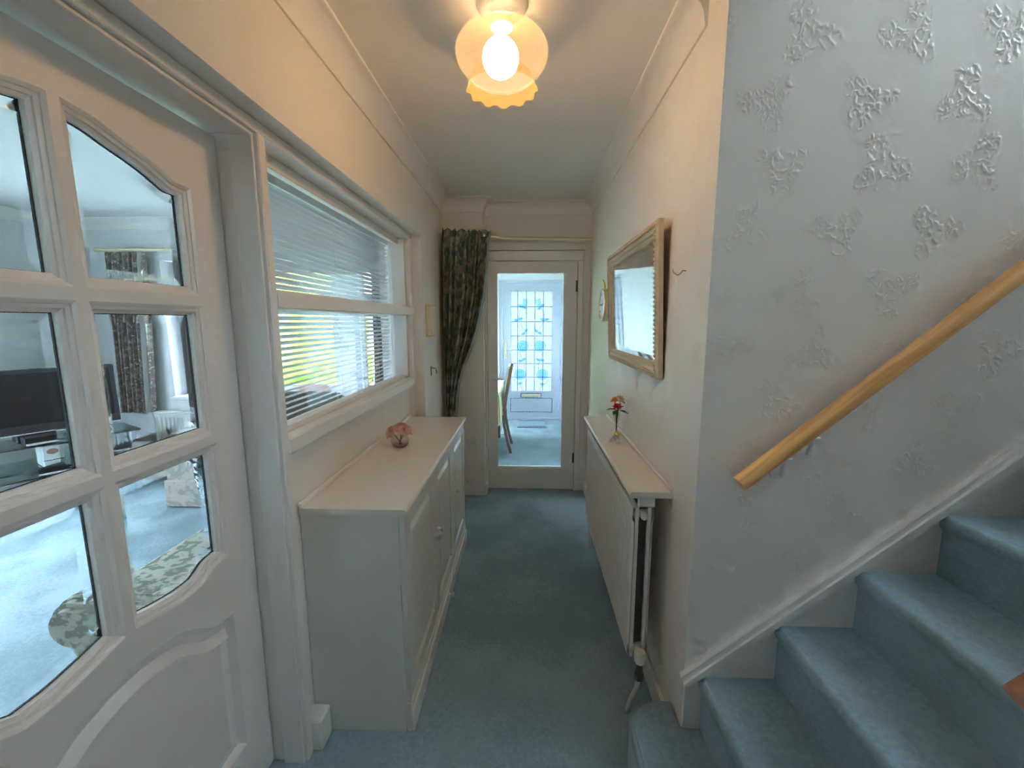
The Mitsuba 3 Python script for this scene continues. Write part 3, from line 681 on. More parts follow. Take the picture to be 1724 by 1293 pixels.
# ---------- red rose bud vase and crystal mouse ornament
RV = np.array([0.467, 2.155, .8875])
bv = thing('bud_vase', 'slim clear glass bud vase on radiator shelf', 'vase')
obj('vase_body', lathe([(0, 0), (.020, 0), (.021, .004), (.007, .012), (.006, .030), (.0065, .060), (.010, .090), (.016, .118), (.0195, .135), (.0180, .135), (.0145, .118), (.0085, .090), (.0048, .062), (.004, .034), (.0, .030)], 40, RV), 'solid_glass', bv, 40)
rr_ = thing('red_rose', 'red rosebud standing in glass vase by the mirror', 'flower')
rc = RV + [0, -.004, .158]
obj('bloom', rose(rc, .036, (-.1, -.35, 1), 5, 26, .74), 'petal_red', rr_, True)
obj('stem', tube([rc - [0, 0, .012], RV + [0, 0, .10], RV + [0, 0, .034]], [.005, .0035, .002], 8), 'stem_green', rr_)
for d, L in (((-.9, -.3, .25), .055), ((.9, -.3, -.1), .052), ((-.5, -.6, -.25), .035), ((.5, .6, .1), .04)): obj('leaf', leaf_mesh(rc + np.array(d) * .010 - [0, 0, .014], d, L, .024), 'leaf_green', rr_, True)
o_ = thing('orange_rose', 'small orange rose behind the red rosebud', 'flower')
oc = RV + [-.008, .022, .192]; obj('bloom', rose(oc, .026, (-.5, -.5, .8), 7, 24, .5), 'petal_orange', o_, True); obj('stem', tube([oc - [0, 0, .01], RV + [0, .004, .09], RV + [0, .0, .05]], .0018, 6), 'stem_green', o_)
b_ = thing('blush_rose', 'pale blush rose at right behind red rosebud', 'flower')
bc = RV + [.020, .028, .200]; obj('bloom', rose(bc, .027, (.3, -.4, .9), 9, 24, .45), 'petal_blush', b_, True); obj('stem', tube([bc - [0, 0, .01], RV + [.002, .004, .09], RV + [0, .0, .05]], .0018, 6), 'stem_green', b_)
obj('leaf', leaf_mesh(bc - [0, 0, .014], (.6, -.5, -.1), .03, .016), 'leaf_green', b_, True)
cm = thing('crystal_ornament', 'small clear crystal ornament with gold ball in front of bud vase', 'ornament')
OC = np.array([.455, 2.045, .8875])
obj('crystal_body', cat_(sphere(OC + [0, 0, .019], .019, 1), sphere(OC + [-.022, .018, .013], .013, 1), sphere(OC + [-.036, .05, .012], .012, 1)), 'solid_glass', cm)
obj('gold_bead', cat_(sphere(OC + [-.004, .030, .037], .0135, 2), sphere(OC + [.001, .008, .041], .0085, 2)), 'brass', cm, True)

# ================================================================== MIRROR, CLOCK, HOOK
mr = thing('wall_mirror', 'rectangular mirror in carved champagne gold frame on right wall', 'mirror')
MY0, MY1, MZ0, MZ1, FW = 1.60, 2.545, 1.268, 1.852, .062
prof = [(0, 0), (0, .018), (.006, .024), (.018, .026), (.030, .022), (.040, .020), (.046, .014), (.056, .010), (FW, .004), (FW, 0)]
def frame_ring(y0, y1, z0, z1, prof):
    V = []
    for d, h in prof: V.append([(-h, y0 + d, z0 + d), (-h, y1 - d, z0 + d), (-h, y1 - d, z1 - d), (-h, y0 + d, z1 - d)])
    V = np.array(V); n = len(prof); F = []
    for i in range(n):
        j = (i + 1) % n
        for k in range(4):
            l = (k + 1) % 4
            F += [(i * 4 + k, j * 4 + k, j * 4 + l), (i * 4 + k, j * 4 + l, i * 4 + l)]
    m = trimesh.Trimesh(V.reshape(-1, 3), F, process=False); m.fix_normals(); return m
LEAN = math.radians(2.6)
Rm = trimesh.transformations.rotation_matrix(-LEAN, [0, 1, 0], [0, 0, MZ0])
def hung(m, dx=XR - .006):
    m = m.copy(); m.apply_transform(Rm); m.apply_translation((dx, 0, 0)); return m
obj('frame', hung(frame_ring(MY0, MY1, MZ0, MZ1, prof)), 'gilt', mr)
beads = []
for (a0, a1, zc) in ((MY0 + .02, MY1 - .02, MZ0 + .020), (MY0 + .02, MY1 - .02, MZ1 - .020)):
    for y in np.arange(a0, a1, .017): beads.append(sphere((-.025, y, zc), .0068, 1, (1, 1, 1)))
for yc in (MY0 + .020, MY1 - .020):
    for z in np.arange(MZ0 + .036, MZ1 - .03, .017): beads.append(sphere((-.025, yc, z), .0068, 1))
obj('beading', hung(cat_(*beads)), 'gilt', mr, True)
bev = .024; y0, y1, z0, z1 = MY0 + FW - .004, MY1 - FW + .004, MZ0 + FW - .004, MZ1 - FW + .004
o2 = np.array([(y0, z0), (y1, z0), (y1, z1), (y0, z1)]); i2 = np.array([(y0 + bev, z0 + bev), (y1 - bev, z0 + bev), (y1 - bev, z1 - bev), (y0 + bev, z1 - bev)])
obj('mirror_glass', hung(cat_(loft(o2, i2, -.0045, -.0075), fan(i2, -.0075), loft(o2, o2, -.002, -.0045), fan(o2, -.002))), 'mirror_glass', mr)
obj('backing', hung(box(-.003, .001, MY0 + .004, MY1 - .004, MZ0 + .004, MZ1 - .004)), 'dark_wood', mr)

ck = thing('wall_clock', 'round wall clock with thin brass rim and crest beyond mirror', 'clock')
KY, KZ, KR = 2.82, 1.588, .105
obj('case', lathe([(0, 0), (KR - .006, 0), (KR, .006), (KR, .026), (KR - .004, .032), (KR - .012, .033), (KR - .013, .028), (0, .027)], 48, (0, 0, 0), 'x').apply_transform(np.diag([-1, 1, 1, 1.])).apply_translation((XR - .002, KY, KZ)), 'pale_brass', ck, 40)
obj('dial', lathe([(0, .0275), (KR - .0135, .0275), (KR - .0135, .0285), (0, .0285)], 48, (0, 0, 0), 'x').apply_transform(np.diag([-1, 1, 1, 1.])).apply_translation((XR - .002, KY, KZ)), 'clock_face', ck)
hx = XR - .0335
for k in range(12): obj('hour_mark', box(-.0005, .0005, -.002, .002, KR * .66, KR * .8).apply_transform(trimesh.transformations.rotation_matrix(k * math.pi / 6, [1, 0, 0])).apply_translation((hx + .0025, KY, KZ)), 'black_matt', ck)
obj('hand', box(-.0005, .0005, -.003, .003, -.012, KR * .45).apply_transform(trimesh.transformations.rotation_matrix(-1.5, [1, 0, 0])).apply_translation((hx, KY, KZ)), 'black_matt', ck)
obj('hand', box(-.0005, .0005, -.002, .002, -.015, KR * .62).apply_transform(trimesh.transformations.rotation_matrix(1.45, [1, 0, 0])).apply_translation((hx - .001, KY, KZ)), 'black_matt', ck)
obj('crest', cat_(tube([(XR - .016, KY, KZ + KR - .002), (XR - .018, KY - .012, KZ + KR + .018), (XR - .016, KY + .004, KZ + KR + .030), (XR - .022, KY + .010, KZ + KR + .048), (XR - .026, KY + .016, KZ + KR + .056)], .0045, 8), tube([(XR - .016, KY + .02, KZ + KR - .004), (XR - .016, KY, KZ + KR + .012), (XR - .016, KY - .022, KZ + KR - .004)], .004, 8)), 'brass', ck, 40)
obj('wall_hook', tube([(XR + .002, 1.443, 1.648), (XR - .010, 1.443, 1.649), (XR - .016, 1.450, 1.640), (XR - .020, 1.462, 1.637), (XR - .026, 1.480, 1.645), (XR - .028, 1.488, 1.656)], 0.0022, 8), 'dark_brass', None, 40, 'bent brass wire hook on wall right of mirror', 'hook')

# ================================================================== PORTIERE CURTAIN AND ROD
cr = thing('curtain_rod', 'cream curtain rail across the hall end above far door', 'curtain rod')
obj('rail', tube([(XL + .0, 3.425, 2.150), (-.665, 3.425, 2.150), (-.31, 3.432, 2.146), (-.20, 3.50, 2.135), (XR - .001, 3.52, 2.128)], .0165, 14), 'pale_brass', cr, 40)
for x, y in ((-0.05, 3.528), (.28, 3.533)): obj('bracket', cat_(tube([(x, y, 2.133), (x, YD, 2.140)], .005, 8), sphere((x, y - .002, 2.143), .006, 1)), 'pale_brass', cr, 40)
pc = thing('door_curtain', 'dark floral portiere curtain tied back at left of the far door', 'curtain')
def drape(z):
    """left and right x of the curtain at height z"""
    zz = [2.17, 2.08, 1.9, 1.65, 1.42, 1.25, 1.12, 1.0, .86, .5, .03]
    l = [-.655, -.662, -.667, -.668, -.667, -.664, -.660, -.655, -.652, -.650, -.650]
    r = [-.285, -.302, -.315, -.345, -.40, -.455, -.512, -.548, -.57, -.59, -.59]
    return np.interp(z, zz[::-1], l[::-1]), np.interp(z, zz[::-1], r[::-1])
P = []; NW = 150
for z in np.linspace(2.175, .03, 60):
    l, r = drape(z); s = np.linspace(0, 1, NW)
    amp = .018 + .024 * min(1, (2.2 - z) / .5)
    if z > 2.10: amp = .016
    ph = s * 2 * np.pi * 8 + 1.1 * np.sin(s * 9) + .4 * np.sin(3 * z)
    x = l + (r - l) * s + .008 * np.sin(ph * .5 + z)
    y = 3.352 + .03 * s + amp * np.sin(ph) + .012 * np.sin(5 * s + 2 * z) + (.02 * s)
    P.append(np.c_[x, y, np.full(NW, z + (.006 * math.sin(1) if z > 2.17 else 0)) + (.012 * np.sin(ph) if z > 2.16 else 0)])
P = np.array(P); k = int(NW * .955)
obj('cloth', thick(P[:, :k + 1], np.array([0, .003, 0])), 'portiere_cloth', pc, True)
obj('lining', thick(P[:, k:], np.array([0, .003, 0])), 'portiere_lining', pc, True, label='pale turned lining edge')
hk = thing('tieback_hook', 'brass tieback hook on left wall beside the dark curtain', 'hook')
obj('plate', box(XL, XL + .004, 2.955, 2.985, 1.10, 1.17, .002), 'dark_brass', hk)
obj('hook', tube([(XL + .002, 2.97, 1.155), (XL + .030, 2.975, 1.155), (XL + .036, 2.985, 1.135), (XL + .034, 2.99, 1.112)], .004, 10), 'dark_brass', hk, 40)
ch = thing('door_chime', 'small cream plastic door chime box on left wall', 'door chime')
obj('case', box(XL, XL + .040, 2.86, 2.985, 1.385, 1.592, .006), 'cream_plastic', ch)
obj('cover_rim', box(XL, XL + .012, 2.853, 2.992, 1.378, 1.599, .004), 'cream_plastic', ch)
so = thing('wall_socket', 'white double wall socket right of cupboard end', 'socket')
obj('plate', box(-.506, -.414, YP - .010, YP, .414, .508, .004), 'white_plastic', so)
for x in (-.484, -.437): obj('switch', box(x - .008, x + .008, YP - .014, YP - .009, .475, .495, .002), 'white_plastic', so)
for x in (-.484, -.437): obj('pin_holes', cat_(box(x - .002, x + .002, YP - .0105, YP - .0098, .455, .464), box(x - .010, x - .005, YP - .0105, YP - .0098, .438, .443), box(x + .005, x + .010, YP - .0105, YP - .0098, .438, .443)), 'black_matt', so)
pj = thing('junction_box', 'small telephone junction box just above skirting by far door', 'junction box')
obj('case', box(-.528, -.462, YP - .026, YP, .101, .150, .005), 'white_plastic', pj)
obj('screw', sphere((-.495, YP - .026, .127), .004, 1), 'dark_metal', pj)
wc = thing('plug_adapter', 'white plug adapter box low between cupboard and pilaster', 'plug')
obj('case', soft_box(-.575, -.520, YP - .05, YP, .405, .60, .012), 'white_plastic', wc, 40)
obj('pin_slot', box(-.556, -.540, YP - .0515, YP - .049, .49, .515), 'black_matt', wc)

# ================================================================== door_3: front door with leaded glass
d3 = thing('door_3', 'white front door with leaded rose glass in dining room', kind='structure')
Y0 = DY + .03
outer = rect(FD['x0'], FD['x1'], 0, FD['z1']); fr_in = rect(-0.352, .498, .03, 2.03)
obj('frame', prism(outer.difference(fr_in), Y0 - .01, Y0 + .07, 'y'), 'upvc', d3)
LF = rect(-.350, .496, .032, 2.028); GL = rect(-.238, .378, .44, 1.925)
obj('leaf', prism(LF.difference(GL), Y0 + .005, Y0 + .060, 'y'), 'upvc', d3)
obj('glazing_bead', prism(GL.buffer(.012, join_style=2).difference(GL.buffer(-.004, join_style=2)), Y0 - .002, Y0 + .02, 'y'), 'upvc', d3)
pn = rect(-.238, .384, .122, .328)
obj('panel_groove', prism(pn.buffer(.007, join_style=2).difference(pn), Y0 + .0035, Y0 + .008, 'y'), 'upvc_seal', d3)
obj('panel', box(-.234, .380, Y0 - .001, Y0 + .01, .126, .324, .008), 'upvc', d3)
lp = obj('letterbox', box(-.088, .226, Y0 - .010, Y0 + .006, .346, .412, .005), 'upvc_seal', d3)
obj('letter_flap', box(-.076, .214, Y0 - .015, Y0 - .009, .355, .403, .004), 'pale_brass', lp)
hp = obj('handle_plate', box(-.322, -.290, Y0 - .006, Y0 + .006, .925, 1.19, .005), 'pale_brass', d3)
obj('lever', cat_(tube([(-.306, Y0, 1.065), (-.306, Y0 - .045, 1.065)], .009, 10), tube([(-.306, Y0 - .045, 1.065), (-.18, Y0 - .045, 1.065)], .008, 10)), 'pale_brass', hp, 40)
obj('keyhole', box(-.310, -.302, Y0 - .0068, Y0 - .0055, .955, .98), 'black_matt', hp)
for z in (1.80, 1.20, .62, .22): obj('hinge', cat_(tube([(.498, Y0 - .008, z - .05), (.498, Y0 - .008, z + .05)], .010, 10), box(.480, .520, Y0 - .004, Y0 + .006, z - .04, z + .04, .002)), 'upvc', d3)
gx = [-.238, -.135, -.008, .118, .243, .378]; gz = np.linspace(.44, 1.925, 8)
gz = [.44, .650, .857, 1.060, 1.268, 1.478, 1.695, 1.925]
YG = Y0 + .035
def sheet_xz(poly, y):
    v2, f = trimesh.creation.triangulate_polygon(poly, engine='earcut')
    return trimesh.Trimesh(np.c_[v2[:, 0], np.full(len(v2), y), v2[:, 1]], f, process=False)
for i in range(5):
    for j in range(7):
        obj('pane', sheet_xz(rect(gx[i] + .001, gx[i + 1] - .001, gz[j] + .001, gz[j + 1] - .001), YG), 'obscure_glass', d3)
for x in gx[1:-1]: obj('lead_came', box(x - .0048, x + .0048, YG - .004, YG + .002, gz[0], gz[-1]), 'lead_line', d3)
for z in gz[1:-1]: obj('lead_came', box(gx[0], gx[-1], YG - .004, YG + .002, z - .0048, z + .0048), 'lead_line', d3)
YA = YG - .006
def flat_xz(poly, y): return cat_(*[sheet_xz(g, y) for g in getattr(poly, 'geoms', [poly])])
def line_xz(pts, w, y=YA): return prism(LineString(pts).buffer(w / 2, cap_style=2), y - .003, y, 'y')
GC = (gx[0] + gx[-1]) / 2
from math import cos, sin, pi
def flower_head(cx, cz, r):
    o = unary_union([Point(cx + .62 * r * cos(a), cz + .62 * r * sin(a)).buffer(.42 * r, 8) for a in np.arange(8) * pi / 4] + [Point(cx, cz).buffer(.8 * r, 12)])
    k = obj('rose', flat_xz(o, YA), 'rose_glass', d3)
    w = .0095
    ln = [o.exterior.buffer(w / 2)] + [Point(cx, cz).buffer(.66 * r, 16).exterior.buffer(w / 2), Point(cx + .05 * r, cz - .05 * r).buffer(.30 * r, 12).exterior.buffer(w / 2)]
    for a in (.4, 1.5, 2.7, 3.8, 5.1): ln.append(LineString([(cx + .30 * r * cos(a), cz + .30 * r * sin(a)), (cx + .66 * r * cos(a + .8), cz + .66 * r * sin(a + .8))]).buffer(w / 2))
    obj('outline', flat_xz(unary_union(ln), YA - .001), 'leaf_glass', k)
def leaf2(cx, cz, ang, L, W):
    t = np.linspace(0, 1, 12); up = np.c_[t * L, W * np.sin(pi * t ** .8)]; dn = np.c_[t[::-1] * L, -W * .5 * np.sin(pi * t[::-1] ** .8)]
    p = affinity.translate(affinity.rotate(Polygon(np.vstack([up, dn[1:-1]])), math.degrees(ang), origin=(0, 0)), cx, cz)
    obj('leaf', flat_xz(p, YA), 'leaf_glass', d3)
def P2(px, py):  # photo-measured pattern in the glass, as fractions of its width and height
    return gx[0] + (px - 62) / 435 * (gx[-1] - gx[0]), gz[-1] - (py - 127) / 1045 * (gz[-1] - gz[0])
for sgn in (0, 1):
    def Q(px, py):
        px = px + 4 if not sgn else 555 - px
        return P2(px, py)
    for (px, py) in ((184, 695), (158, 995)): flower_head(*Q(px, py), .078)
    bx, bz = Q(206, 245); kk = 1 if not sgn else -1
    bud = Polygon([(bx - kk * .040, bz - .055), (bx - kk * .018, bz + .055), (bx + kk * .005, bz + .035), (bx + kk * .048, bz + .028), (bx + kk * .014, bz - .045)])
    rk = obj('rosebud', flat_xz(bud, YA), 'rose_glass', d3)
    obj('outline', flat_xz(unary_union([bud.exterior.buffer(.0045), LineString([(bx - kk * .018, bz - .04), (bx + kk * .005, bz + .035)]).buffer(.0045)]), YA - .001), 'leaf_glass', rk)
    for a, b in (((178, 292), (136, 262)), ((178, 292), (222, 312)), ((140, 428), (88, 418)), ((140, 428), (190, 406)), ((208, 550), (166, 578)), ((208, 550), (243, 514)), ((180, 848), (132, 846)), ((180, 848), (226, 822)), ((138, 1098), (186, 1088))):
        p, q = np.array(Q(*a)), np.array(Q(*b)); d = q - p
        leaf2(p[0], p[1], math.atan2(d[1], d[0]), float(np.linalg.norm(d)), .026)
    for pts in ([(172, 300), (148, 350), (140, 425)], [(142, 432), (200, 535)], [(222, 560), (218, 640)], [(152, 745), (165, 800), (182, 848), (204, 900), (196, 945)], [(95, 1035), (100, 1065), (140, 1105), (175, 1130), (184, 1168)]):
        obj('stem_line', line_xz([Q(*q) for q in pts], .006), 'lead_line', d3)

# ================================================================== DINING ROOM THINGS
dc = thing('dining_chair', 'dark wood dining chair with tall padded back seen through far door', 'chair')
def leg_path(y):  # side profile: splayed rear leg running up into the back
    return [(-.178, y, 0.0), (-.215, y, .14), (-.252, y, .33), (-.258, y, .47), (-.238, y, .62), (-.205, y, .80), (-.172, y, .985)]
def bar(pts, w, d):
    ms = []
    for a, b in zip(pts[:-1], pts[1:]):
        a, b = np.array(a), np.array(b)
        ms.append(trimesh.convex.convex_hull(np.vstack([p + np.array([dx, dy, 0]) for p in (a, b) for dx in (-w / 2, w / 2) for dy in (-d / 2, d / 2)])))
    return cat_(*ms)
for y in (4.66, 5.03): obj('rear_leg', bar(leg_path(y), .030, .032), 'walnut', dc)
bp_ = leg_path(0)
Pb = [[(x - .016, y, z) for y in np.linspace(4.68, 5.01, 3)] for x, _, z in bp_[3:]]
obj('back_pad', thick(Pb, np.array([-.022, 0, 0])), 'cloth_pad', dc, 40)
obj('seat', soft_box(-.70, -.25, 4.64, 5.05, .43, .49, .02), 'cloth_pad', dc, 40)
obj('seat_frame', box(-.69, -.25, 4.65, 5.04, .39, .43, .004), 'walnut', dc)
for y in (4.67, 5.02): obj('front_leg', bar([(-.67, y, 0), (-.67, y, .40)], .034, .034), 'walnut', dc)
obj('stretcher', bar([(-.67, 4.85, .16), (-.24, 4.85, .16)], .02, .02), 'walnut', dc)
dt = thing('dining_table', 'dining table at left of far room under pale cloth', 'table')
obj('tabletop', box(-1.02, -.305, 4.42, 5.35, .70, .73, .004), 'walnut', dt)
for x, y in ((-.97, 4.47), (-.36, 4.47), (-.97, 5.30), (-.36, 5.30)): obj('leg', box(x - .025, x + .025, y - .025, y + .025, 0, .70), 'walnut', dt)
tc = thing('tablecloth', 'pale yellow tablecloth draped over dining table edge', 'tablecloth')
P = []
for d, drop in ((0, 0), (.0, .02), (.01, .10), (.016, .2), (.02, .33), (.022, .45)):
    row = []
    for t in np.linspace(0, 1, 81):
        c = np.array([(-1.03, 4.41), (-.292, 4.41), (-.292, 5.36), (-1.03, 5.36), (-1.03, 4.41)]); q = t * 4; i = min(3, int(q)); f = q - i
        x, y = c[i] * (1 - f) + c[i + 1] * f
        dp = min(drop, .20) if i == 1 and .12 < f < .80 else drop
        nrm = np.array([(0, -1), (1, 0), (0, 1), (-1, 0)][i]); w = d * (1 + .6 * math.sin(t * 90)) if drop > .03 else 0
        row.append((x + nrm[0] * w, y + nrm[1] * w, .735 - dp + (0.10 * max(0, math.cos((t - .25) * 60)) if dp > .4 else 0)))
    P.append(row)
skirt_m = thick(P, np.array([0, 0, .0015]))
obj('cloth', cat_(box(-1.03, -.292, 4.41, 5.36, .731, .7355), skirt_m), 'cloth_yellow', tc)
dm = thing('door_mat', 'grey ribbed doormat in front of the front door', 'doormat')
obj('mat_body', soft_box(-.13, .275, 5.80, 6.16, 0, .022, .009), 'door_mat_grey', dm, 40)
for y in (5.81, 6.13): obj('border', box(-.12, .265, y, y + .02, .02, .026, .002), 'upvc_seal', dm)

# ================================================================== LIVING ROOM
def casement(name, a0, a1, bars, label):
    w = thing(name, label, kind='structure'); y = LY1 + .15
    o = rect(a0, a1, WZ0, WZ1); fr = o.difference(o.buffer(-.055, join_style=2))
    obj('frame', prism(fr, y, y + .06, 'y'), 'upvc', w)
    xs = [a0 + .05] + list(bars) + [a1 - .05]
    for x in bars: obj('mullion', prism(rect(x - .03, x + .03, WZ0 + .05, WZ1 - .05), y, y + .06, 'y'), 'upvc', w)
    for p, q in zip(xs[:-1], xs[1:]):
        obj('transom', prism(rect(p, q, 1.66, 1.70), y + .005, y + .055, 'y'), 'upvc', w)
        for z0, z1 in ((WZ0 + .055, 1.66), (1.70, WZ1 - .055)):
            s = rect(p + .02, q - .02, z0, z1)
            obj('sash', prism(s.difference(s.buffer(-.035, join_style=2)), y - .012, y + .05, 'y'), 'upvc', w)
            e = s.buffer(-.035, join_style=2)
            obj('seal', prism(e.difference(e.buffer(-.008, join_style=2)), y - .006, y + .03, 'y'), 'terracotta', w)
            obj('pane', pane_sheet(e, y + .02, 'y'), 'pane_glass', w)
    obj('sill', box(a0 - .03, a1 + .03, LY1 - .03, LY1 + .15, WZ0 - .03, WZ0, .004), 'gloss_white', w)
casement('window_2', *WIN_A, (-2.68,), 'white living room window beside floral curtain')
casement('window_3', *WIN_B, (), 'narrow white living room window right of pier')
lr = thing('curtain_pole', 'cream curtain pole above living room window', 'curtain pole')
obj('pole', tube([(-3.96, 3.90, 2.135), (-1.02, 3.90, 2.135)], .014, 14), 'cream_plastic', lr, 40)
for x in (-3.97, -1.01): obj('finial', sphere((x, 3.90, 2.135), .022, 2), 'cream_plastic', lr, True)
for x in (-3.90, -2.45, -1.08): obj('bracket', tube([(x, 3.90, 2.12), (x, LY1, 2.12)], .008, 8), 'cream_plastic', lr)
def hang(name, label, l0, r0, l1, r1, folds, lining):
    t = thing(name, label, 'curtain', 'living room curtains'); NW = folds * 12; P = []
    for z in np.linspace(2.115, .61, 40):
        f = (2.115 - z) / 1.5; l, r = l0 + (l1 - l0) * f, r0 + (r1 - r0) * f; s = np.linspace(0, 1, NW)
        ph = s * 2 * np.pi * folds + .7 * np.sin(s * 8); am = (.012 + .02 * min(1, f * 4))
        P.append(np.c_[l + (r - l) * s + .006 * np.sin(ph * .5 + 3 * f), 3.905 + am * np.sin(ph) - .02 * f * np.sin(4 * s), np.full(NW, z)])
    P = np.array(P); a, b = (0, int(NW * .80)) if lining > 0 else (0, NW - 1)
    obj('cloth', thick(P[:, a:b + 1], np.array([0, .003, 0])), 'living_curtain', t, True)
    if lining > 0:
        c = int(NW * .93)
        obj('lining', thick(P[:, b:c + 1], np.array([0, .003, 0])), 'curtain_lining', t, True, label='plain pale lining strip')
        obj('leading_edge', thick(P[:, c:], np.array([0, .003, 0])), 'living_curtain', t, True)
hang('floral_curtain', 'brown floral curtain at left of living room window', -3.90, -3.52, -3.93, -3.62, 8, 1)
hang('floral_curtain_001', 'brown floral curtain at right of living room window, behind blind', -1.42, -1.05, -1.44, -1.05, 6, 0)
lrad = thing('living_radiator', 'white panel radiator below living room window', 'radiator')
xs = np.linspace(-3.62, -2.2, 241); fl = np.clip((np.abs((xs * 24) % 1 - .5) - .2) / .12, 0, 1) * .008
P = [np.c_[xs, np.full_like(xs, 3.90) + (fl if k else 0 * fl), np.full_like(xs, z)] for z, k in ((.12, 0), (.15, 0), (.165, 1), (.55, 1), (.565, 0), (.60, 0))]
obj('panel', thick(P, np.array([0, .03, 0])), 'radiator_white', lrad, 30)
obj('top_grille', box(-3.62, -2.2, 3.90, 3.965, .60, .615, .003), 'radiator_white', lrad)
for x in (-3.4, -2.4): obj('bracket', box(x, x + .04, 3.93, LY1 - .004, .2, .55), 'radiator_white', lrad)
for x in (-3.63, -2.19): obj('pipe', tube([(x, 3.92, .15), (x, 3.92, 0)], .009, 8), 'pipe_white', lrad)

# television on glass stand across the corner
U = np.array([0.494, 0.870, 0]); N = np.array([0.870, -0.494, 0])   # along the screen, and out of it
TR = np.array([-3.60, 3.55, 0])                                         # right hand end of the screen
def corner(m):
    """local: x along the screen leftwards negative from right end, y out of the screen, z up"""
    v = m.vertices; m = m.copy(); m.vertices = TR + v[:, :1] * U + v[:, 1:2] * N + v[:, 2:] * np.array([0, 0, 1.0]); m.invert() if np.linalg.det(np.c_[U, N, [0, 0, 1]]) < 0 else None; return m
tv = thing('television', 'large black flat screen television on glass corner stand', 'television')
obj('cabinet', corner(box(-1.02, 0, -.07, 0, .615, 1.115, .006)), 'black_matt', tv)
obj('screen', corner(box(-.985, -.035, -.002, .003, .685, 1.085, .001)), 'black_gloss', tv)
obj('silver_strip', corner(box(-1.015, -.005, -.01, .004, .612, .622, .002)), 'silver', tv)
obj('badge', corner(box(-.215, -.155, .002, .006, .640, .648, .001)), 'silver', tv, label='small silver badge')
obj('pedestal', corner(box(-.62, -.40, -.16, -.03, .5435, .613, .01)), 'black_matt', tv)
ts = thing('glass_tv_stand', 'glass shelved television stand with silver columns', 'tv stand')
for z in (.533, .345, .10): obj('shelf', corner(box(-1.15, .085, -.28, .155, z, z + .010, .003)), 'shelf_glass', ts)
for x in (-1.08, .030):
    for y in (.10, -.22): obj('column', corner(lathe([(0, 0), (.028, 0), (.028, .532), (0, .532)], 24, (x, y, 0)).apply_translation((0, 0, .0))), 'silver', ts, 40)
vr = thing('video_recorder', 'slim black video recorder below the television', 'video recorder')
obj('case', corner(box(-.600, -.10, -.02, .128, .5445, .604, .003)), 'black_matt', vr)
obj('front', corner(box(-.600, -.10, .128, .134, .5445, .604, .002)), 'black_gloss', vr)
obj('silver_strip', corner(box(-.597, -.103, .133, .137, .547, .563, .001)), 'silver', vr)
wd = thing('white_media_box', 'white box with brown disc emblem on glass shelf', 'box')
obj('case', corner(box(-.525, -.395, -.06, .125, .3555, .525, .008)), 'white_plastic', wd)
obj('disc', corner(lathe([(0, -.002), (.026, -.002), (.026, .004), (0, .004)], 24, (0, 0, 0), 'y').apply_transform(np.diag([1.25, 1, .8, 1])).apply_translation((-.465, .125, .475))), 'terracotta', wd, label='brown oval disc')
obj('slot', corner(box(-.52, -.40, .124, .1262, .405, .409)), 'black_matt', wd)

# sofa along the dividing wall, facing into the living room
sfa = thing('chaise_longue', 'cream and green leaf patterned chaise longue with scrolled end behind living room door', 'chaise longue')
SX0, SX1 = -1.66, -0.93
def arm(y0, y1):
    """side outline (x, z) of a scroll arm, front at low x"""
    o = unary_union([Point(-1.455, .515).buffer(.085, 20), rect(-1.45, -.95, .38, .598), Polygon([(-1.42, .48), (-1.37, .37), (-1.43, .27), (-1.53, .20), (-1.545, .03), (-.95, .03), (-.95, .6)])]).buffer(.015).buffer(-.015)
    c = (y0 + y1) / 2; ms = []
    for i, t in enumerate(np.linspace(0, 1, 9)[:-1]):
        s0 = y0 + (y1 - y0) * i / 8; k = abs((i + .5) / 8 - .5) * 2
        ms.append(prism(o.buffer(-.035 * k ** 3), s0 - .001, y0 + (y1 - y0) * (i + 1) / 8, 'y'))
    return cat_(*ms)
obj('scroll_end', arm(1.165, 1.335), 'sofa_fabric', sfa)
obj('base', soft_box(-1.60, -.95, 1.32, 2.66, .06, .30, .03), 'sofa_fabric', sfa, 40)
for i in range(2): obj('seat_cushion', soft_box(-1.655, -1.06, 1.34 + i * .66, 1.995 + i * .66, .30, .45, .035, .05), 'sofa_fabric', sfa, True)
for x, y in ((-1.48, 1.25), (-1.5, 2.55), (-1.0, 1.25), (-1.0, 2.55)): obj('foot', lathe([(0, 0), (.025, 0), (.03, .06), (0, .06)], 16, (x, y, 0)), 'dark_wood', sfa, 40)
pcu = thing('printed_cushion', 'black and white printed cushion standing on leaf patterned chaise longue', 'cushion')
m = soft_box(-.19, .19, -.045, .045, -.17, .17, .040, .15); m.apply_transform(trimesh.transformations.rotation_matrix(.25, [1, 0, 0])); m.apply_translation((-1.44, 1.99, .482 + .17))
obj('cover', m, 'print_fabric', pcu, True)
obj('piping', tube([(-1.630, 2.03, .50), (-1.634, 1.99, .645), (-1.630, 1.95, .79)], .006, 8), 'black_matt', pcu)
tb = thing('tan_carton', 'small tan carton behind the printed cushion on chaise longue', 'box')
obj('carton', box(-1.655, -1.50, 2.10, 2.24, .475, .80, .004), 'tan_card', tb)
obj('lid', box(-1.66, -1.495, 2.095, 2.245, .785, .812, .003), 'paper_white', tb)
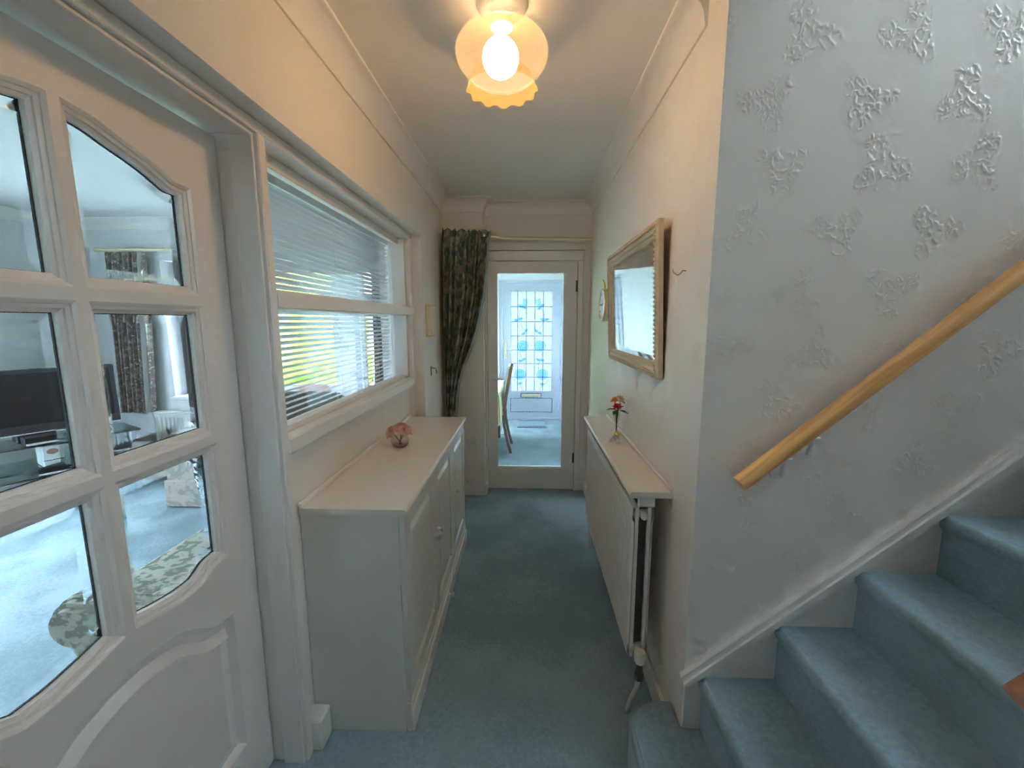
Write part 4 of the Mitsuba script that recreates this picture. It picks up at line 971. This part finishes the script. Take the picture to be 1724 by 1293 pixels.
# armchair by the radiator
ac = thing('armchair', 'grey floral skirted armchair near living room radiator', 'armchair')
AX, AY = -2.87, 3.12
for y0 in (AY, AY + .58):
    obj('arm', cat_(soft_box(AX - .03, AX + .72, y0 - .015, y0 + .175, .40, .60, .08, .02), soft_box(AX, AX + .70, y0, y0 + .16, .20, .46, .03)), 'chair_fabric', ac, 40)
obj('valance', box(AX - .012, AX + .72, AY - .012, AY + .752, .012, .235, .01), 'chair_fabric', ac)
obj('seat_cushion', soft_box(AX - .03, AX + .60, AY + .165, AY + .575, .30, .46, .05, .05), 'chair_fabric', ac, True)
obj('backrest', soft_box(AX + .55, AX + .78, AY + .02, AY + .72, .22, .80, .08, .02), 'chair_fabric', ac, 40)
ba = thing('brown_armchair', 'dark brown armchair with pink cushion seen low through slats of blind', 'armchair')
obj('base', soft_box(-2.00, -1.42, 3.08, 3.74, .06, .42, .04), 'brown_fabric', ba, 40)
obj('backrest', soft_box(-2.00, -1.42, 3.10, 3.28, .38, .93, .07, .05), 'brown_fabric', ba, 40)
for x in (-2.02, -1.52): obj('arm', soft_box(x, x + .12, 3.12, 3.74, .38, .62, .05), 'brown_fabric', ba, 40)
for x, y in ((-1.95, 3.14), (-1.47, 3.14), (-1.95, 3.68), (-1.47, 3.68)): obj('foot', lathe([(0, 0), (.02, 0), (.028, .08), (0, .08)], 12, (x, y, 0)), 'dark_wood', ba)
pk = thing('pink_cushion', 'small dusky pink cushion resting against the dark brown armchair back', 'cushion')
obj('cover', soft_box(-1.86, -1.60, 3.30, 3.40, .66, .97, .045, .12), 'petal_pink', pk, True)
obj('piping', tube([(-1.86, 3.35, .70), (-1.86, 3.35, .93)], .005, 8), 'brown_fabric', pk)
nw = thing('folded_newspaper', 'white folded newspaper lying on armchair arm', 'newspaper')
obj('sheets', box(AX + .10, AX + .36, AY - .0, AY + .17, .612, .622, .002), 'paper_white', nw)
obj('fold', tube([(AX + .10, AY + .0, .617), (AX + .10, AY + .17, .617)], .005, 8), 'paper_white', nw)

# ================================================================== OUTDOORS
struct('ground_outside', box(-40, 40, LY1 + .22, 70, -.35, -.13), 'lawn_green', label='lawn outside the windows')
def blob(c, s, seed, amp=.22, sub=5, f=2.0):
    m = trimesh.creation.icosphere(subdivisions=sub); v = m.vertices
    d = 1 + amp * (meshkit.fbm(v * f + seed, 3) - .5) * 2 + .10 * (meshkit.noise(v * 22 + seed) - .5)
    m.vertices = v * d[:, None] * np.array(s) + np.array(c); return m
def shrub(name, label, c, s, seed, m):
    t = thing(name, label, 'shrub'); obj('foliage', blob(c, s, seed), m, t, True)
    obj('stem', tube([(c[0], c[1], -.13), (c[0], c[1], c[2])], .07, 8), 'dark_wood', t)
shrub('golden_shrub', 'bright yellow green shrub outside, seen through slats of blind', (-4.75, 8.6, 1.25), (1.5, 1.0, 2.2), 3, 'hedge_gold')
shrub('dark_shrub', 'low dark green bush outside the left living room window', (-9.0, 9.9, .45), (1.3, .8, 1.05), 8, 'bush_green')
